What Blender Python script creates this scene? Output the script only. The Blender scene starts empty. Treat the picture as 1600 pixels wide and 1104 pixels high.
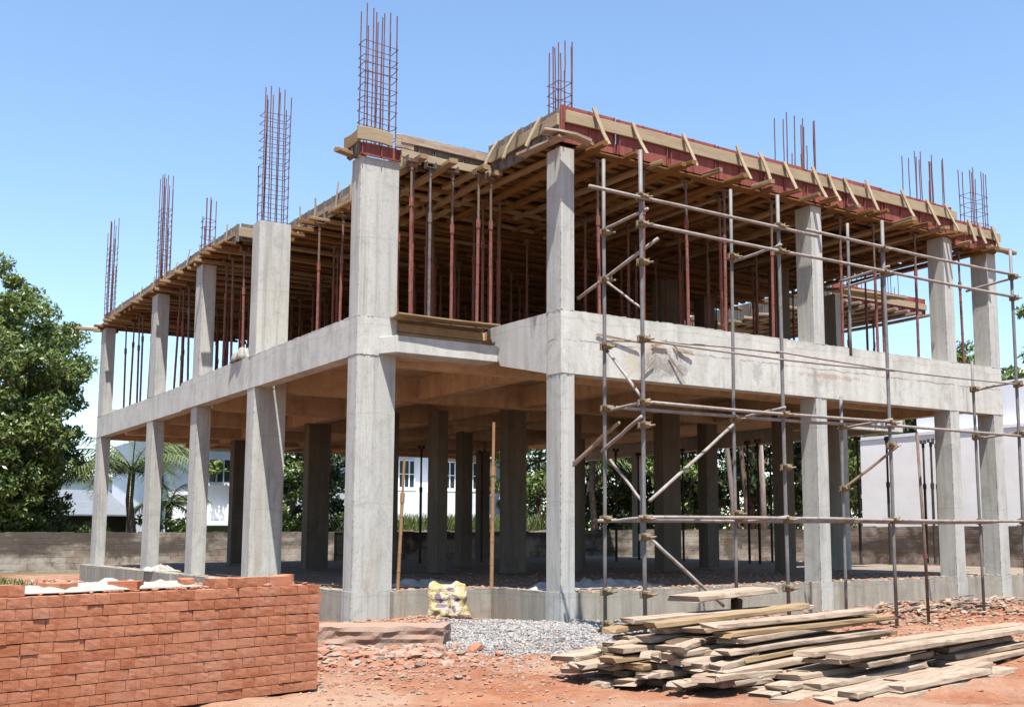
import bpy, math, random
import numpy as np
from mathutils import Vector, Matrix, noise

# ---------------------------------------------------------------- camera, sky, sun, exposure
scene = bpy.context.scene
cam_data = bpy.data.cameras.new('camera')
cam = bpy.data.objects.new('camera', cam_data)
scene.collection.objects.link(cam)
cF = Vector((0.57100364, 0.81160006, 0.1235321))
cR = Vector((0.81804126, -0.57515409, -0.00250496))
cU = Vector((-0.06901696, -0.10248469, 0.99233742))
CAM = Vector((-8.1045, -11.9725, 0.7691))
cam.matrix_world = Matrix(((cR.x, cU.x, -cF.x, CAM.x), (cR.y, cU.y, -cF.y, CAM.y), (cR.z, cU.z, -cF.z, CAM.z), (0, 0, 0, 1)))
cam_data.sensor_width = 36
cam_data.lens = 1737.56 * 36 / 1600
cam_data.shift_x = -107.44 / 1600
cam_data.shift_y = 63.02 / 1600
cam_data.clip_end = 6000
scene.camera = cam

SUN = Vector((-0.16, -0.34, 1.0)).normalized()
elev = math.asin(SUN.z); rot = math.atan2(SUN.x, SUN.y)
world = bpy.data.worlds.new('World'); scene.world = world; world.use_nodes = True
wn = world.node_tree.nodes; wl = world.node_tree.links
sky = wn.new('ShaderNodeTexSky'); sky.sky_type = 'NISHITA'; sky.sun_disc = False
sky.sun_elevation = elev; sky.sun_rotation = rot
sky.altitude = 0; sky.air_density = 1.15; sky.dust_density = 0.2; sky.ozone_density = 3.9
bg = wn['Background']; bg.inputs['Strength'].default_value = 0.079
wl.new(sky.outputs[0], bg.inputs['Color'])
sl = bpy.data.lights.new('sun', 'SUN'); sl.energy = 4.2; sl.angle = math.radians(0.5); sl.color = (1.0, 0.955, 0.89)
so = bpy.data.objects.new('sun', sl); scene.collection.objects.link(so)
so.rotation_euler = SUN.to_track_quat('Z', 'Y').to_euler()
scene.view_settings.view_transform = 'Standard'; scene.view_settings.look = 'None'
scene.view_settings.gamma = 1.0; scene.view_settings.exposure = 1.6
scene.cycles.max_bounces = 8; scene.cycles.diffuse_bounces = 2
scene.cycles.transparent_max_bounces = 8

rnd = random.Random(7)
U = rnd.uniform
C = scene.collection
ORD = ['first', 'second', 'third', 'fourth', 'fifth', 'sixth', 'seventh', 'eighth', 'ninth', 'tenth', 'eleventh', 'twelfth', 'thirteenth', 'fourteenth', 'fifteenth', 'sixteenth', 'seventeenth', 'eighteenth', 'nineteenth', 'twentieth', 'twenty-first', 'twenty-second', 'twenty-third', 'twenty-fourth', 'twenty-fifth', 'twenty-sixth', 'twenty-seventh', 'twenty-eighth', 'twenty-ninth', 'thirtieth']

# ---------------------------------------------------------------- materials
MATS = {}
def newmat(name):
    m = bpy.data.materials.new(name); m.use_nodes = True
    nt = m.node_tree; b = nt.nodes['Principled BSDF']
    MATS[name] = m
    return m, nt, b
def N(nt, t, **k):
    n = nt.nodes.new(t)
    for a, v in k.items():
        if a in n.inputs.keys() if hasattr(n.inputs, 'keys') else False: n.inputs[a].default_value = v
        else: setattr(n, a, v)
    return n
def mapping(nt, src, scale, loc=(0, 0, 0)):
    mp = nt.nodes.new('ShaderNodeMapping'); mp.inputs['Scale'].default_value = scale; mp.inputs['Location'].default_value = loc
    nt.links.new(src, mp.inputs['Vector']); return mp.outputs[0]
def noisen(nt, vec, scale, detail=5, rough=.6, dist=0):
    n = nt.nodes.new('ShaderNodeTexNoise'); n.inputs['Scale'].default_value = scale
    n.inputs['Detail'].default_value = detail; n.inputs['Roughness'].default_value = rough; n.inputs['Distortion'].default_value = dist
    nt.links.new(vec, n.inputs['Vector']); return n.outputs['Fac']
def ramp(nt, fac, stops):
    r = nt.nodes.new('ShaderNodeValToRGB'); e = r.color_ramp.elements
    while len(e) < len(stops): e.new(.5)
    for el, (p, c) in zip(e, stops):
        el.position = p; el.color = (c[0], c[1], c[2], 1) if not isinstance(c, (int, float)) else (c, c, c, 1)
    nt.links.new(fac, r.inputs[0]); return r.outputs[0]
def mix(nt, fac, a, b, mode='MIX'):
    m = nt.nodes.new('ShaderNodeMix'); m.data_type = 'RGBA'; m.blend_type = mode
    for sock, v in ((m.inputs[0], fac), (m.inputs[6], a), (m.inputs[7], b)):
        if hasattr(v, 'is_output') or isinstance(v, bpy.types.NodeSocket): nt.links.new(v, sock)
        elif isinstance(v, (int, float)): sock.default_value = v
        else: sock.default_value = (v[0], v[1], v[2], 1)
    return m.outputs[2]
def math_(nt, op, a, b=0.0, clamp=False):
    m = nt.nodes.new('ShaderNodeMath'); m.operation = op; m.use_clamp = clamp
    for i, v in enumerate((a, b)):
        if isinstance(v, bpy.types.NodeSocket): nt.links.new(v, m.inputs[i])
        else: m.inputs[i].default_value = v
    return m.outputs[0]
def bump(nt, b, h, strength=.4, dist=.02):
    n = nt.nodes.new('ShaderNodeBump'); n.inputs['Strength'].default_value = strength; n.inputs['Distance'].default_value = dist
    nt.links.new(h, n.inputs['Height']); nt.links.new(n.outputs[0], b.inputs['Normal'])
def pos(nt): return nt.nodes.new('ShaderNodeNewGeometry').outputs['Position']
def island(nt): return nt.nodes.new('ShaderNodeNewGeometry').outputs['Random Per Island']
def objrand(nt): return nt.nodes.new('ShaderNodeObjectInfo').outputs['Random']
def uvn(nt): return nt.nodes.new('ShaderNodeUVMap').outputs[0]

def m_concrete(name, base, dark, light, streak=(9, 9, .5), rusty=0.0, stain=.5, joint=None):
    m, nt, b = newmat(name); p = pos(nt)
    big = noisen(nt, mapping(nt, p, (1, 1, 1)), 1.1, 6, .65, .4)
    st = noisen(nt, mapping(nt, p, streak), 1.0, 7, .7, .2)
    fine = noisen(nt, mapping(nt, p, (1, 1, 1)), 38, 4, .7)
    c = mix(nt, ramp(nt, big, [(.3, 0.0), (.7, 1.0)]), base, light)
    c = mix(nt, math_(nt, 'MULTIPLY', ramp(nt, st, [(.48, 0.0), (.72, 1.0)]), stain), c, dark)
    c = mix(nt, math_(nt, 'MULTIPLY', ramp(nt, fine, [(.52, 0.0), (.72, 1.0)]), .4), c, (dark[0] * .7, dark[1] * .7, dark[2] * .65))
    blot = noisen(nt, mapping(nt, p, (1, 1, .7), (8, 1, 3)), 3.2, 7, .75, .9)
    c = mix(nt, math_(nt, 'MULTIPLY', ramp(nt, blot, [(.5, 0.0), (.66, 1.0)]), .38), c, (dark[0] * .75, dark[1] * .75, dark[2] * .72))
    pit = nt.nodes.new('ShaderNodeTexVoronoi'); pit.inputs['Scale'].default_value = 30; nt.links.new(mapping(nt, p, (1, 1, .6)), pit.inputs['Vector'])
    c = mix(nt, math_(nt, 'MULTIPLY', math_(nt, 'MULTIPLY', ramp(nt, pit.outputs['Distance'], [(.06, 1.0), (.14, 0.0)]), ramp(nt, blot, [(.4, 0.0), (.55, 1.0)])), .6), c, (.10, .09, .08))
    sz = nt.nodes.new('ShaderNodeSeparateXYZ'); nt.links.new(p, sz.inputs[0])
    lift = math_(nt, 'FRACT', math_(nt, 'ADD', math_(nt, 'MULTIPLY', sz.outputs[2], .82), math_(nt, 'MULTIPLY', noisen(nt, mapping(nt, p, (1, 1, .05)), 2.0, 2, .5), .12)))
    c = mix(nt, math_(nt, 'MULTIPLY', ramp(nt, lift, [(0.0, 1.0), (.02, 0.0)]), .3), c, (dark[0] * .7, dark[1] * .7, dark[2] * .65))
    # board marks: broad formwork boards of slightly different tone
    bm = noisen(nt, mapping(nt, p, (5.5, 5.5, .02)), 1.0, 1, .4)
    c = mix(nt, math_(nt, 'MULTIPLY', ramp(nt, bm, [(.42, 0.0), (.6, 1.0)]), .22), c, (dark[0], dark[1], dark[2]))
    if rusty:
        r = noisen(nt, mapping(nt, p, (4, 4, .45), (3, 7, 1)), 1.0, 6, .7, .3)
        c = mix(nt, math_(nt, 'MULTIPLY', ramp(nt, r, [(.56, 0.0), (.72, 1.0)]), rusty), c, (.30, .22, .12))
    if joint is not None:
        sx = nt.nodes.new('ShaderNodeSeparateXYZ'); nt.links.new(p, sx.inputs[0])
        wob = noisen(nt, mapping(nt, p, (1, 1, .2)), 3.0, 6, .7)
        z = math_(nt, 'ADD', sx.outputs[2], math_(nt, 'MULTIPLY', math_(nt, 'SUBTRACT', wob, .5), .13))
        d = math_(nt, 'ABSOLUTE', math_(nt, 'SUBTRACT', z, joint))
        ln = ramp(nt, d, [(0.0, 1.0), (.016, 0.0)])
        brk = ramp(nt, noisen(nt, mapping(nt, p, (1, 1, 1), (9, 2, 4)), 5, 4, .7), [(.42, 0.0), (.55, 1.0)])
        c = mix(nt, math_(nt, 'MULTIPLY', math_(nt, 'MULTIPLY', ln, brk), .75), c, (.09, .075, .06))
        # damp drips under the joint
        below = ramp(nt, math_(nt, 'SUBTRACT', joint, z), [(0.0, 0.0), (.03, 1.0)])
        dr = noisen(nt, mapping(nt, p, (3.2, 3.2, .25), (1, 1, 5)), 1.0, 7, .75)
        c = mix(nt, math_(nt, 'MULTIPLY', math_(nt, 'MULTIPLY', ramp(nt, dr, [(.56, 0.0), (.68, 1.0)]), below), .6), c, (.17, .165, .15))
    if joint is not None:
        for cx, cz, rx, rz, col, amt in ((1.75, 3.13, .42, .2, (.14, .12, .10), .6), (1.55, 3.3, .3, .1, (.42, .30, .20), .5), (1.2, 3.08, .18, .2, (.36, .29, .15), .45), (2.0, 2.98, .2, .16, (.17, .16, .15), .5), (3.55, 3.12, .12, .22, (.2, .19, .18), .45), (5.25, 3.2, .9, .05, (.30, .17, .10), .5)):
            dx = math_(nt, 'DIVIDE', math_(nt, 'SUBTRACT', sx.outputs[0], cx), rx); dz = math_(nt, 'DIVIDE', math_(nt, 'SUBTRACT', sx.outputs[2], cz), rz)
            dd = math_(nt, 'ADD', math_(nt, 'MULTIPLY', dx, dx), math_(nt, 'MULTIPLY', dz, dz))
            nn = noisen(nt, mapping(nt, p, (1, 1, 1), (cx, cz, 2)), 6, 6, .7, 1.2)
            c = mix(nt, math_(nt, 'MULTIPLY', ramp(nt, math_(nt, 'ADD', dd, math_(nt, 'MULTIPLY', math_(nt, 'SUBTRACT', nn, .5), 5.0)), [(.2, 1.0), (1.0, 0.0)]), amt), c, col)
    nt.links.new(c, b.inputs['Base Color']); b.inputs['Roughness'].default_value = .9
    b.inputs['Specular IOR Level'].default_value = .2
    h = math_(nt, 'ADD', math_(nt, 'MULTIPLY', fine, .35), math_(nt, 'MULTIPLY', st, .8))
    bump(nt, b, h, .45, .012)
    return m
m_concrete('column_concrete', (.392, .394, .364), (.235, .235, .215), (.462, .464, .43), streak=(13, 13, .5), stain=.8, rusty=.35)
m_concrete('beam_concrete', (.452, .454, .424), (.265, .265, .245), (.53, .532, .49), streak=(2.2, 2.2, 1.1), stain=.6, rusty=.25)
m_concrete('beam_concrete_stained', (.465, .465, .425), (.25, .24, .205), (.575, .575, .525), streak=(1.8, 1.8, 1.4), stain=.5, rusty=.35, joint=3.3)
m_concrete('plinth_concrete', (.43, .40, .32), (.23, .21, .17), (.52, .48, .40), streak=(5, 5, .5), stain=.75, rusty=.8)
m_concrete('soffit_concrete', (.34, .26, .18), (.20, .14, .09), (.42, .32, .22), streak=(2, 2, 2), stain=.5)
m_concrete('inner_column_shade_concrete', (.21, .18, .14), (.12, .10, .08), (.26, .23, .18), streak=(10, 10, .5), stain=.6)  # shutter-stained brown, darkened further so the deep indoor shade is in the colour
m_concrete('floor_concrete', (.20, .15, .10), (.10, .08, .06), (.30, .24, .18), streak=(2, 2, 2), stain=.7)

def m_wood(name, cols, dark, scale=(2.2, 34, 34), rough=.85, weather=.5):
    m, nt, b = newmat(name); uv = uvn(nt)
    g = noisen(nt, mapping(nt, uv, scale), 1.0, 6, .7, .6)
    big = noisen(nt, mapping(nt, uv, (1.5, 5, 5)), 1.6, 4, .6)
    rn = math_(nt, 'FRACT', math_(nt, 'ADD', island(nt), objrand(nt)))
    c = mix(nt, rn, cols[0], cols[1])
    c = mix(nt, ramp(nt, big, [(.35, 0.0), (.7, 1.0)]), c, cols[2])
    c = mix(nt, math_(nt, 'MULTIPLY', ramp(nt, g, [(.45, 0.0), (.75, 1.0)]), weather), c, dark)
    if name == 'weathered_board':
        st = noisen(nt, mapping(nt, uv, (3, 7, 7), (2, 2, 2)), 1.3, 6, .75, .8)
        c = mix(nt, math_(nt, 'MULTIPLY', ramp(nt, st, [(.5, 0.0), (.64, 1.0)]), .6), c, (.25, .15, .095))
        st2 = noisen(nt, mapping(nt, uv, (1.2, 60, 60), (6, 2, 2)), 1.0, 3, .6, .3)
        c = mix(nt, math_(nt, 'MULTIPLY', ramp(nt, st2, [(.62, 0.0), (.68, 1.0)]), .8), c, (.07, .045, .03))
    nt.links.new(c, b.inputs['Base Color']); b.inputs['Roughness'].default_value = rough
    b.inputs['Specular IOR Level'].default_value = .15
    bump(nt, b, g, .6, .006)
    return m
m_wood('weathered_board', [(.52, .41, .29), (.62, .51, .39), (.45, .31, .21)], (.24, .16, .10), weather=.6)
m_wood('formwork_timber', [(.42, .29, .16), (.50, .37, .22), (.36, .24, .13)], (.17, .10, .05))
m_wood('pale_timber', [(.55, .43, .27), (.62, .50, .33), (.47, .36, .22)], (.26, .18, .10), weather=.35)
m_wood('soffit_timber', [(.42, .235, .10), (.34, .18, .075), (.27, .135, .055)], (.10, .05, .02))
m_wood('dark_timber', [(.13, .09, .06), (.18, .12, .08), (.10, .07, .05)], (.05, .035, .025))

def m_simple(name, cols, scale=6, rough=.8, metal=0, bumps=.2, dist=.01, sc3=(1, 1, 1), spec=.3, lo=.35, hi=.65):
    m, nt, b = newmat(name)
    n = noisen(nt, mapping(nt, pos(nt), sc3), scale, 6, .65, .2)
    c = mix(nt, ramp(nt, n, [(lo, 0.0), (hi, 1.0)]), cols[0], cols[1])
    if len(cols) > 2:
        n2 = noisen(nt, mapping(nt, pos(nt), sc3, (4, 4, 4)), scale * 3.1, 5, .7)
        c = mix(nt, ramp(nt, n2, [(.52, 0.0), (.68, 1.0)]), c, cols[2])
    nt.links.new(c, b.inputs['Base Color']); b.inputs['Roughness'].default_value = rough
    b.inputs['Metallic'].default_value = metal; b.inputs['Specular IOR Level'].default_value = spec
    if bumps: bump(nt, b, n, bumps, dist)
    return m
m_simple('prop_red', [(.21, .055, .042), (.30, .10, .075), (.27, .20, .16)], 7, .75, sc3=(2, 2, .6))
m_simple('prop_upper', [(.15, .085, .065), (.25, .18, .14), (.10, .06, .05)], 9, .8, sc3=(2, 2, .6))
m_simple('prop_grey', [(.15, .14, .135), (.24, .22, .20), (.16, .09, .06)], 9, .6, .3)
m_simple('prop_rust', [(.33, .17, .09), (.42, .25, .12), (.38, .32, .17)], 8, .8, sc3=(2, 2, .6))
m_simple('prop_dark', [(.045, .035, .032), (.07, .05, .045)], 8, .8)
m_simple('scaffold_tube', [(.26, .26, .25), (.17, .17, .17), (.22, .14, .10)], 6, .65, .1, sc3=(1, 1, .8), spec=.4)
m_simple('ledger_tube', [(.40, .365, .335), (.28, .24, .21), (.25, .15, .10)], 5, .65, .05, spec=.4)
m_simple('coupler_steel', [(.30, .24, .15), (.20, .13, .07), (.38, .34, .24)], 20, .7, .2)
m_simple('rebar_rust', [(.17, .065, .055), (.24, .10, .075)], 9, .8)
m_simple('sheet_plastic', [(.60, .58, .52), (.48, .45, .39)], 3, .6)
m_simple('grey_sheet', [(.40, .38, .35), (.60, .57, .53)], 3, .7)
m_simple('white_paint', [(.78, .79, .80), (.68, .69, .71)], 1.3, .8, bumps=0)
m_simple('lilac_paint', [(.82, .81, .77), (.70, .69, .66)], 1.0, .8, bumps=0, lo=.3, hi=.7)
m_simple('green_paint', [(.36, .46, .36), (.30, .40, .31)], 2, .8, bumps=0)
m_simple('peach_paint', [(.60, .42, .32), (.50, .35, .27)], 2, .8, bumps=0)
m_simple('sheet_roof', [(.25, .27, .30), (.17, .19, .21)], 2, .6, sc3=(1, 6, 1))
m_simple('dark_shed', [(.05, .04, .035), (.09, .07, .05)], 2, .9)
m_simple('window_glass', [(.03, .05, .06), (.05, .075, .085)], 2, .15, bumps=0, spec=.6)
m_simple('bark', [(.14, .09, .06), (.23, .16, .12)], 6, .9, sc3=(2, 2, .5), bumps=.5, dist=.03)
m_simple('pale_bark', [(.36, .29, .25), (.24, .18, .15)], 5, .9, sc3=(2, 2, .5), bumps=.5, dist=.03)
m_simple('laterite', [(.50, .27, .17), (.40, .30, .22), (.52, .24, .13)], 5, .95, bumps=.7, dist=.03)
m_simple('debris_red', [(.48, .21, .12), (.58, .33, .22)], 9, .95)
m_simple('debris_pale', [(.50, .46, .40), (.36, .30, .25)], 9, .95)

def panel_mat(name, c0, c1, c2):
    m, nt, b = newmat(name); uv = uvn(nt)
    w = noisen(nt, mapping(nt, uv, (14, .3, 1)), 1.0, 4, .6)
    n2 = noisen(nt, mapping(nt, uv, (2.5, 3, 1)), 1.5, 5, .7)
    c = mix(nt, ramp(nt, w, [(.38, 0.0), (.62, 1.0)]), c0, c1)
    c = mix(nt, math_(nt, 'MULTIPLY', ramp(nt, n2, [(.52, 0.0), (.7, 1.0)]), .6), c, c2)
    nt.links.new(c, b.inputs['Base Color']); b.inputs['Roughness'].default_value = .75
    b.inputs['Specular IOR Level'].default_value = .2
    bump(nt, b, w, .3, .01); return m
panel_mat('red_panel', (.27, .075, .062), (.36, .11, .085), (.17, .07, .06))
panel_mat('grey_panel', (.18, .15, .13), (.27, .225, .19), (.10, .07, .06))

def brick_mat():
    m, nt, b = newmat('clay_brick'); p = pos(nt)
    r = objrand(nt)
    c = mix(nt, r, (.44, .14, .065), (.64, .27, .15))
    sx = nt.nodes.new('ShaderNodeSeparateXYZ'); nt.links.new(p, sx.inputs[0])
    n = noisen(nt, mapping(nt, p, (1, 1, 1)), 2.2, 5, .6)
    c = mix(nt, ramp(nt, n, [(.35, 0.0), (.7, 1.0)]), c, (.60, .265, .155))
    f = noisen(nt, mapping(nt, p, (1, 1, 1)), 60, 4, .7)
    c = mix(nt, math_(nt, 'MULTIPLY', ramp(nt, f, [(.5, 0.0), (.75, 1.0)]), .35), c, (.36, .12, .06))
    vs_ = noisen(nt, mapping(nt, p, (26, 26, 2.5)), 1.0, 4, .7)
    c = mix(nt, math_(nt, 'MULTIPLY', ramp(nt, vs_, [(.54, 0.0), (.7, 1.0)]), .4), c, (.33, .10, .05))
    du = noisen(nt, mapping(nt, p, (1, 1, 1), (7, 7, 7)), 4.5, 6, .75)
    c = mix(nt, math_(nt, 'MULTIPLY', ramp(nt, du, [(.5, 0.0), (.68, 1.0)]), .45), c, (.64, .36, .25))
    nt.links.new(c, b.inputs['Base Color']); b.inputs['Roughness'].default_value = .95; b.inputs['Specular IOR Level'].default_value = .1
    bump(nt, b, f, .5, .006)
brick_mat()

def block_wall_mat():
    m, nt, b = newmat('block_wall'); uv = uvn(nt)
    br = nt.nodes.new('ShaderNodeTexBrick'); br.inputs['Scale'].default_value = 1.0
    br.inputs['Brick Width'].default_value = .46; br.inputs['Row Height'].default_value = .2; br.inputs['Mortar Size'].default_value = .012
    br.inputs['Mortar Smooth'].default_value = .3; br.inputs['Bias'].default_value = 0
    br.inputs['Color1'].default_value = (.36, .31, .25, 1); br.inputs['Color2'].default_value = (.30, .22, .16, 1); br.inputs['Mortar'].default_value = (.16, .12, .09, 1)
    wob = nt.nodes.new('ShaderNodeTexNoise'); wob.inputs['Scale'].default_value = 2.5; nt.links.new(uv, wob.inputs['Vector'])
    vm = nt.nodes.new('ShaderNodeVectorMath'); vm.operation = 'MULTIPLY_ADD'
    nt.links.new(wob.outputs['Color'], vm.inputs[0]); vm.inputs[1].default_value = (.06, .06, 0); nt.links.new(uv, vm.inputs[2])
    nt.links.new(vm.outputs[0], br.inputs['Vector'])
    n = noisen(nt, uv, 1.3, 6, .7, .5); n2 = noisen(nt, mapping(nt, uv, (1, 1, 1), (5, 5, 5)), .9, 6, .7, .3)
    sx = nt.nodes.new('ShaderNodeSeparateXYZ'); nt.links.new(uv, sx.inputs[0])
    c = mix(nt, math_(nt, 'MULTIPLY', ramp(nt, n, [(.42, 0.0), (.6, 1.0)]), .85), br.outputs['Color'], (.50, .46, .38))
    c = mix(nt, math_(nt, 'MULTIPLY', ramp(nt, n2, [(.5, 0.0), (.6, 1.0)]), .85), c, (.10, .075, .05))
    # black weathering below the coping, where rain runs off
    top = ramp(nt, math_(nt, 'ADD', sx.outputs[1], math_(nt, 'MULTIPLY', n2, .5)), [(.75, 0.0), (.95, 1.0)])
    blk = noisen(nt, mapping(nt, uv, (.25, .8, 1), (2, 2, 2)), 1.2, 5, .7)
    c = mix(nt, math_(nt, 'MULTIPLY', math_(nt, 'MULTIPLY', top, ramp(nt, blk, [(.40, 0.0), (.54, 1.0)])), .9), c, (.07, .055, .04))
    nt.links.new(c, b.inputs['Base Color']); b.inputs['Roughness'].default_value = .95
    h = math_(nt, 'ADD', br.outputs['Fac'], math_(nt, 'MULTIPLY', n, -1.0)); bump(nt, b, math_(nt, 'MULTIPLY', h, -1.0), .5, .03)
block_wall_mat()

def leaf_mat(name, a, b_, c_):
    m, nt, b = newmat(name)
    r = island(nt)
    n = noisen(nt, pos(nt), .6, 3, .6)
    c = mix(nt, r, a, b_)
    c = mix(nt, ramp(nt, n, [(.4, 0.0), (.65, 1.0)]), c, c_)
    nt.links.new(c, b.inputs['Base Color']); b.inputs['Roughness'].default_value = .45
    b.inputs['Specular IOR Level'].default_value = .5
    tr = nt.nodes.new('ShaderNodeBsdfTranslucent'); nt.links.new(c, tr.inputs['Color'])
    ms = nt.nodes.new('ShaderNodeMixShader'); ms.inputs[0].default_value = .3
    nt.links.new(b.outputs[0], ms.inputs[1]); nt.links.new(tr.outputs[0], ms.inputs[2])
    nt.links.new(ms.outputs[0], nt.nodes['Material Output'].inputs[0]); return m
leaf_mat('leaf_mango', (.06, .11, .025), (.20, .25, .06), (.12, .17, .04))
leaf_mat('leaf_dark', (.03, .06, .018), (.07, .11, .03), (.05, .08, .025))
leaf_mat('leaf_palm', (.08, .12, .04), (.17, .20, .08), (.11, .15, .05))
leaf_mat('grass_blade', (.10, .16, .03), (.24, .26, .08), (.16, .21, .05))

def ground_mat():
    m, nt, b = newmat('laterite_soil'); p = pos(nt)
    n1 = noisen(nt, p, .55, 7, .65, .4); n2 = noisen(nt, p, 3.2, 7, .7, .5); n3 = noisen(nt, p, 26, 5, .7)
    c = mix(nt, ramp(nt, n2, [(.35, 0.0), (.65, 1.0)]), (.42, .165, .085), (.58, .30, .185))
    c = mix(nt, math_(nt, 'MULTIPLY', ramp(nt, n1, [(.46, 0.0), (.62, 1.0)]), .75), c, (.60, .43, .31))
    c = mix(nt, math_(nt, 'MULTIPLY', ramp(nt, n3, [(.5, 0.0), (.72, 1.0)]), .4), c, (.30, .12, .065))
    pb = nt.nodes.new('ShaderNodeTexVoronoi'); pb.inputs['Scale'].default_value = 22; nt.links.new(p, pb.inputs['Vector'])
    spk = ramp(nt, pb.outputs['Distance'], [(.10, 1.0), (.22, 0.0)])
    c = mix(nt, math_(nt, 'MULTIPLY', spk, .55), c, mix(nt, n3, (.5, .42, .34), (.35, .16, .1)))
    pt = noisen(nt, mapping(nt, p, (1, 1, 1), (11, 3, 2)), 1.1, 7, .75, .8)
    c = mix(nt, math_(nt, 'MULTIPLY', ramp(nt, pt, [(.5, 0.0), (.62, 1.0)]), .5), c, (.36, .15, .085))
    # far land turns to scrub
    sx = nt.nodes.new('ShaderNodeSeparateXYZ'); nt.links.new(p, sx.inputs[0])
    far = ramp(nt, math_(nt, 'MULTIPLY', math_(nt, 'ADD', sx.outputs[1], math_(nt, 'MULTIPLY', n1, 4.0)), .02), [(.52, 0.0), (.6, 1.0)])
    c = mix(nt, far, c, (.12, .15, .05))
    nt.links.new(c, b.inputs['Base Color']); b.inputs['Roughness'].default_value = .97; b.inputs['Specular IOR Level'].default_value = .1
    bump(nt, b, math_(nt, 'ADD', math_(nt, 'MULTIPLY', n2, .7), math_(nt, 'ADD', math_(nt, 'MULTIPLY', n3, .25), math_(nt, 'MULTIPLY', spk, .12))), .9, .06)
ground_mat()

def stone_mat():
    m, nt, b = newmat('gravel_stone'); r = island(nt)
    c = ramp(nt, r, [(0, (.20, .195, .19)), (.4, (.36, .35, .34)), (.8, (.50, .48, .46)), (1.0, (.55, .40, .30))])
    nt.links.new(c, b.inputs['Base Color']); b.inputs['Roughness'].default_value = .9
stone_mat()
def rubble_mat():
    m, nt, b = newmat('rubble'); r = island(nt)
    c = ramp(nt, r, [(0, (.44, .16, .08)), (.55, (.58, .27, .16)), (.8, (.54, .40, .30)), (.93, (.40, .34, .28)), (1.0, (.22, .12, .08))])
    nt.links.new(c, b.inputs['Base Color']); b.inputs['Roughness'].default_value = .95
rubble_mat()
def sack_mat():
    m, nt, b = newmat('printed_sack'); uv = uvn(nt)
    n = noisen(nt, uv, 5.0, 4, .6, .5); n2 = noisen(nt, mapping(nt, uv, (1, 1, 1), (3, 3, 3)), 9.0, 4, .6, .8)
    sx = nt.nodes.new('ShaderNodeSeparateXYZ'); nt.links.new(uv, sx.inputs[0])
    c = mix(nt, ramp(nt, n, [(.45, 0.0), (.55, 1.0)]), (.74, .58, .18), (.80, .70, .50))
    def spot(cx, cy, rx, ry):
        dx = math_(nt, 'DIVIDE', math_(nt, 'SUBTRACT', sx.outputs[0], cx), rx); dy = math_(nt, 'DIVIDE', math_(nt, 'SUBTRACT', sx.outputs[1], cy), ry)
        d = math_(nt, 'ADD', math_(nt, 'MULTIPLY', dx, dx), math_(nt, 'MULTIPLY', dy, dy))
        return ramp(nt, math_(nt, 'ADD', d, math_(nt, 'MULTIPLY', math_(nt, 'SUBTRACT', n2, .5), 5.0)), [(.7, 1.0), (1.1, 0.0)])
    c = mix(nt, spot(.5, .5, .3, .36), c, (.74, .62, .48))
    for s in ((.22, .64, .10, .13), (.55, .86, .10, .05), (.74, .56, .10, .07), (.30, .42, .13, .05), (.60, .33, .05, .12)):
        c = mix(nt, spot(*s), c, (.26, .13, .24))
    c = mix(nt, spot(.5, .52, .06, .16), c, (.42, .33, .13))
    c = mix(nt, spot(.45, .12, .18, .07), c, (.30, .20, .12)); c = mix(nt, spot(.85, .12, .1, .06), c, (.28, .13, .11))
    nt.links.new(c, b.inputs['Base Color']); b.inputs['Roughness'].default_value = .55
    bump(nt, b, n2, .9, .04)
sack_mat()

ALB = {'white_paint': (.9, 1), 'lilac_paint': (1, 1), 'leaf_mango': (.85, 1), 'leaf_dark': (.62, 1), 'leaf_palm': (1.0, 1), 'grass_blade': (.6, 1), 'laterite_soil': (.43, 1.0), 'clay_brick': (.53, .99),
       'soffit_timber': (.44, 1.05), 'floor_concrete': (.8, .9), 'soffit_concrete': (1.25, 1.15), 'inner_column_shade_concrete': (.55, 1), 'dark_timber': (.7, 1), 'sheet_plastic': (.45, .9), 'weathered_board': (.54, .92), 'gravel_stone': (.52, 1), 'column_concrete': (.88, .9), 'beam_concrete': (.87, .9), 'beam_concrete_stained': (.84, .95), 'plinth_concrete': (.58, .9), 'rubble': (.45, .95), 'debris_red': (.45, .95), 'debris_pale': (.4, 1), 'laterite': (.5, .85), 'pale_timber': (.5, .95), 'formwork_timber': (.55, 1), 'block_wall': (.6, .95), 'printed_sack': (.36, 1.0)}
for nm_, mt_ in MATS.items():
    k_, sat_ = ALB.get(nm_, (.6, 1)); nt_ = mt_.node_tree; b_ = nt_.nodes['Principled BSDF'].inputs['Base Color']
    if b_.is_linked:
        src_ = b_.links[0].from_socket; hs_ = nt_.nodes.new('ShaderNodeHueSaturation'); hs_.inputs['Value'].default_value = k_; hs_.inputs['Saturation'].default_value = sat_
        nt_.links.new(src_, hs_.inputs['Color']); nt_.links.new(hs_.outputs[0], b_)
        for n_ in nt_.nodes:
            if n_.type == 'BSDF_TRANSLUCENT': nt_.links.new(hs_.outputs[0], n_.inputs['Color'])

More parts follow.
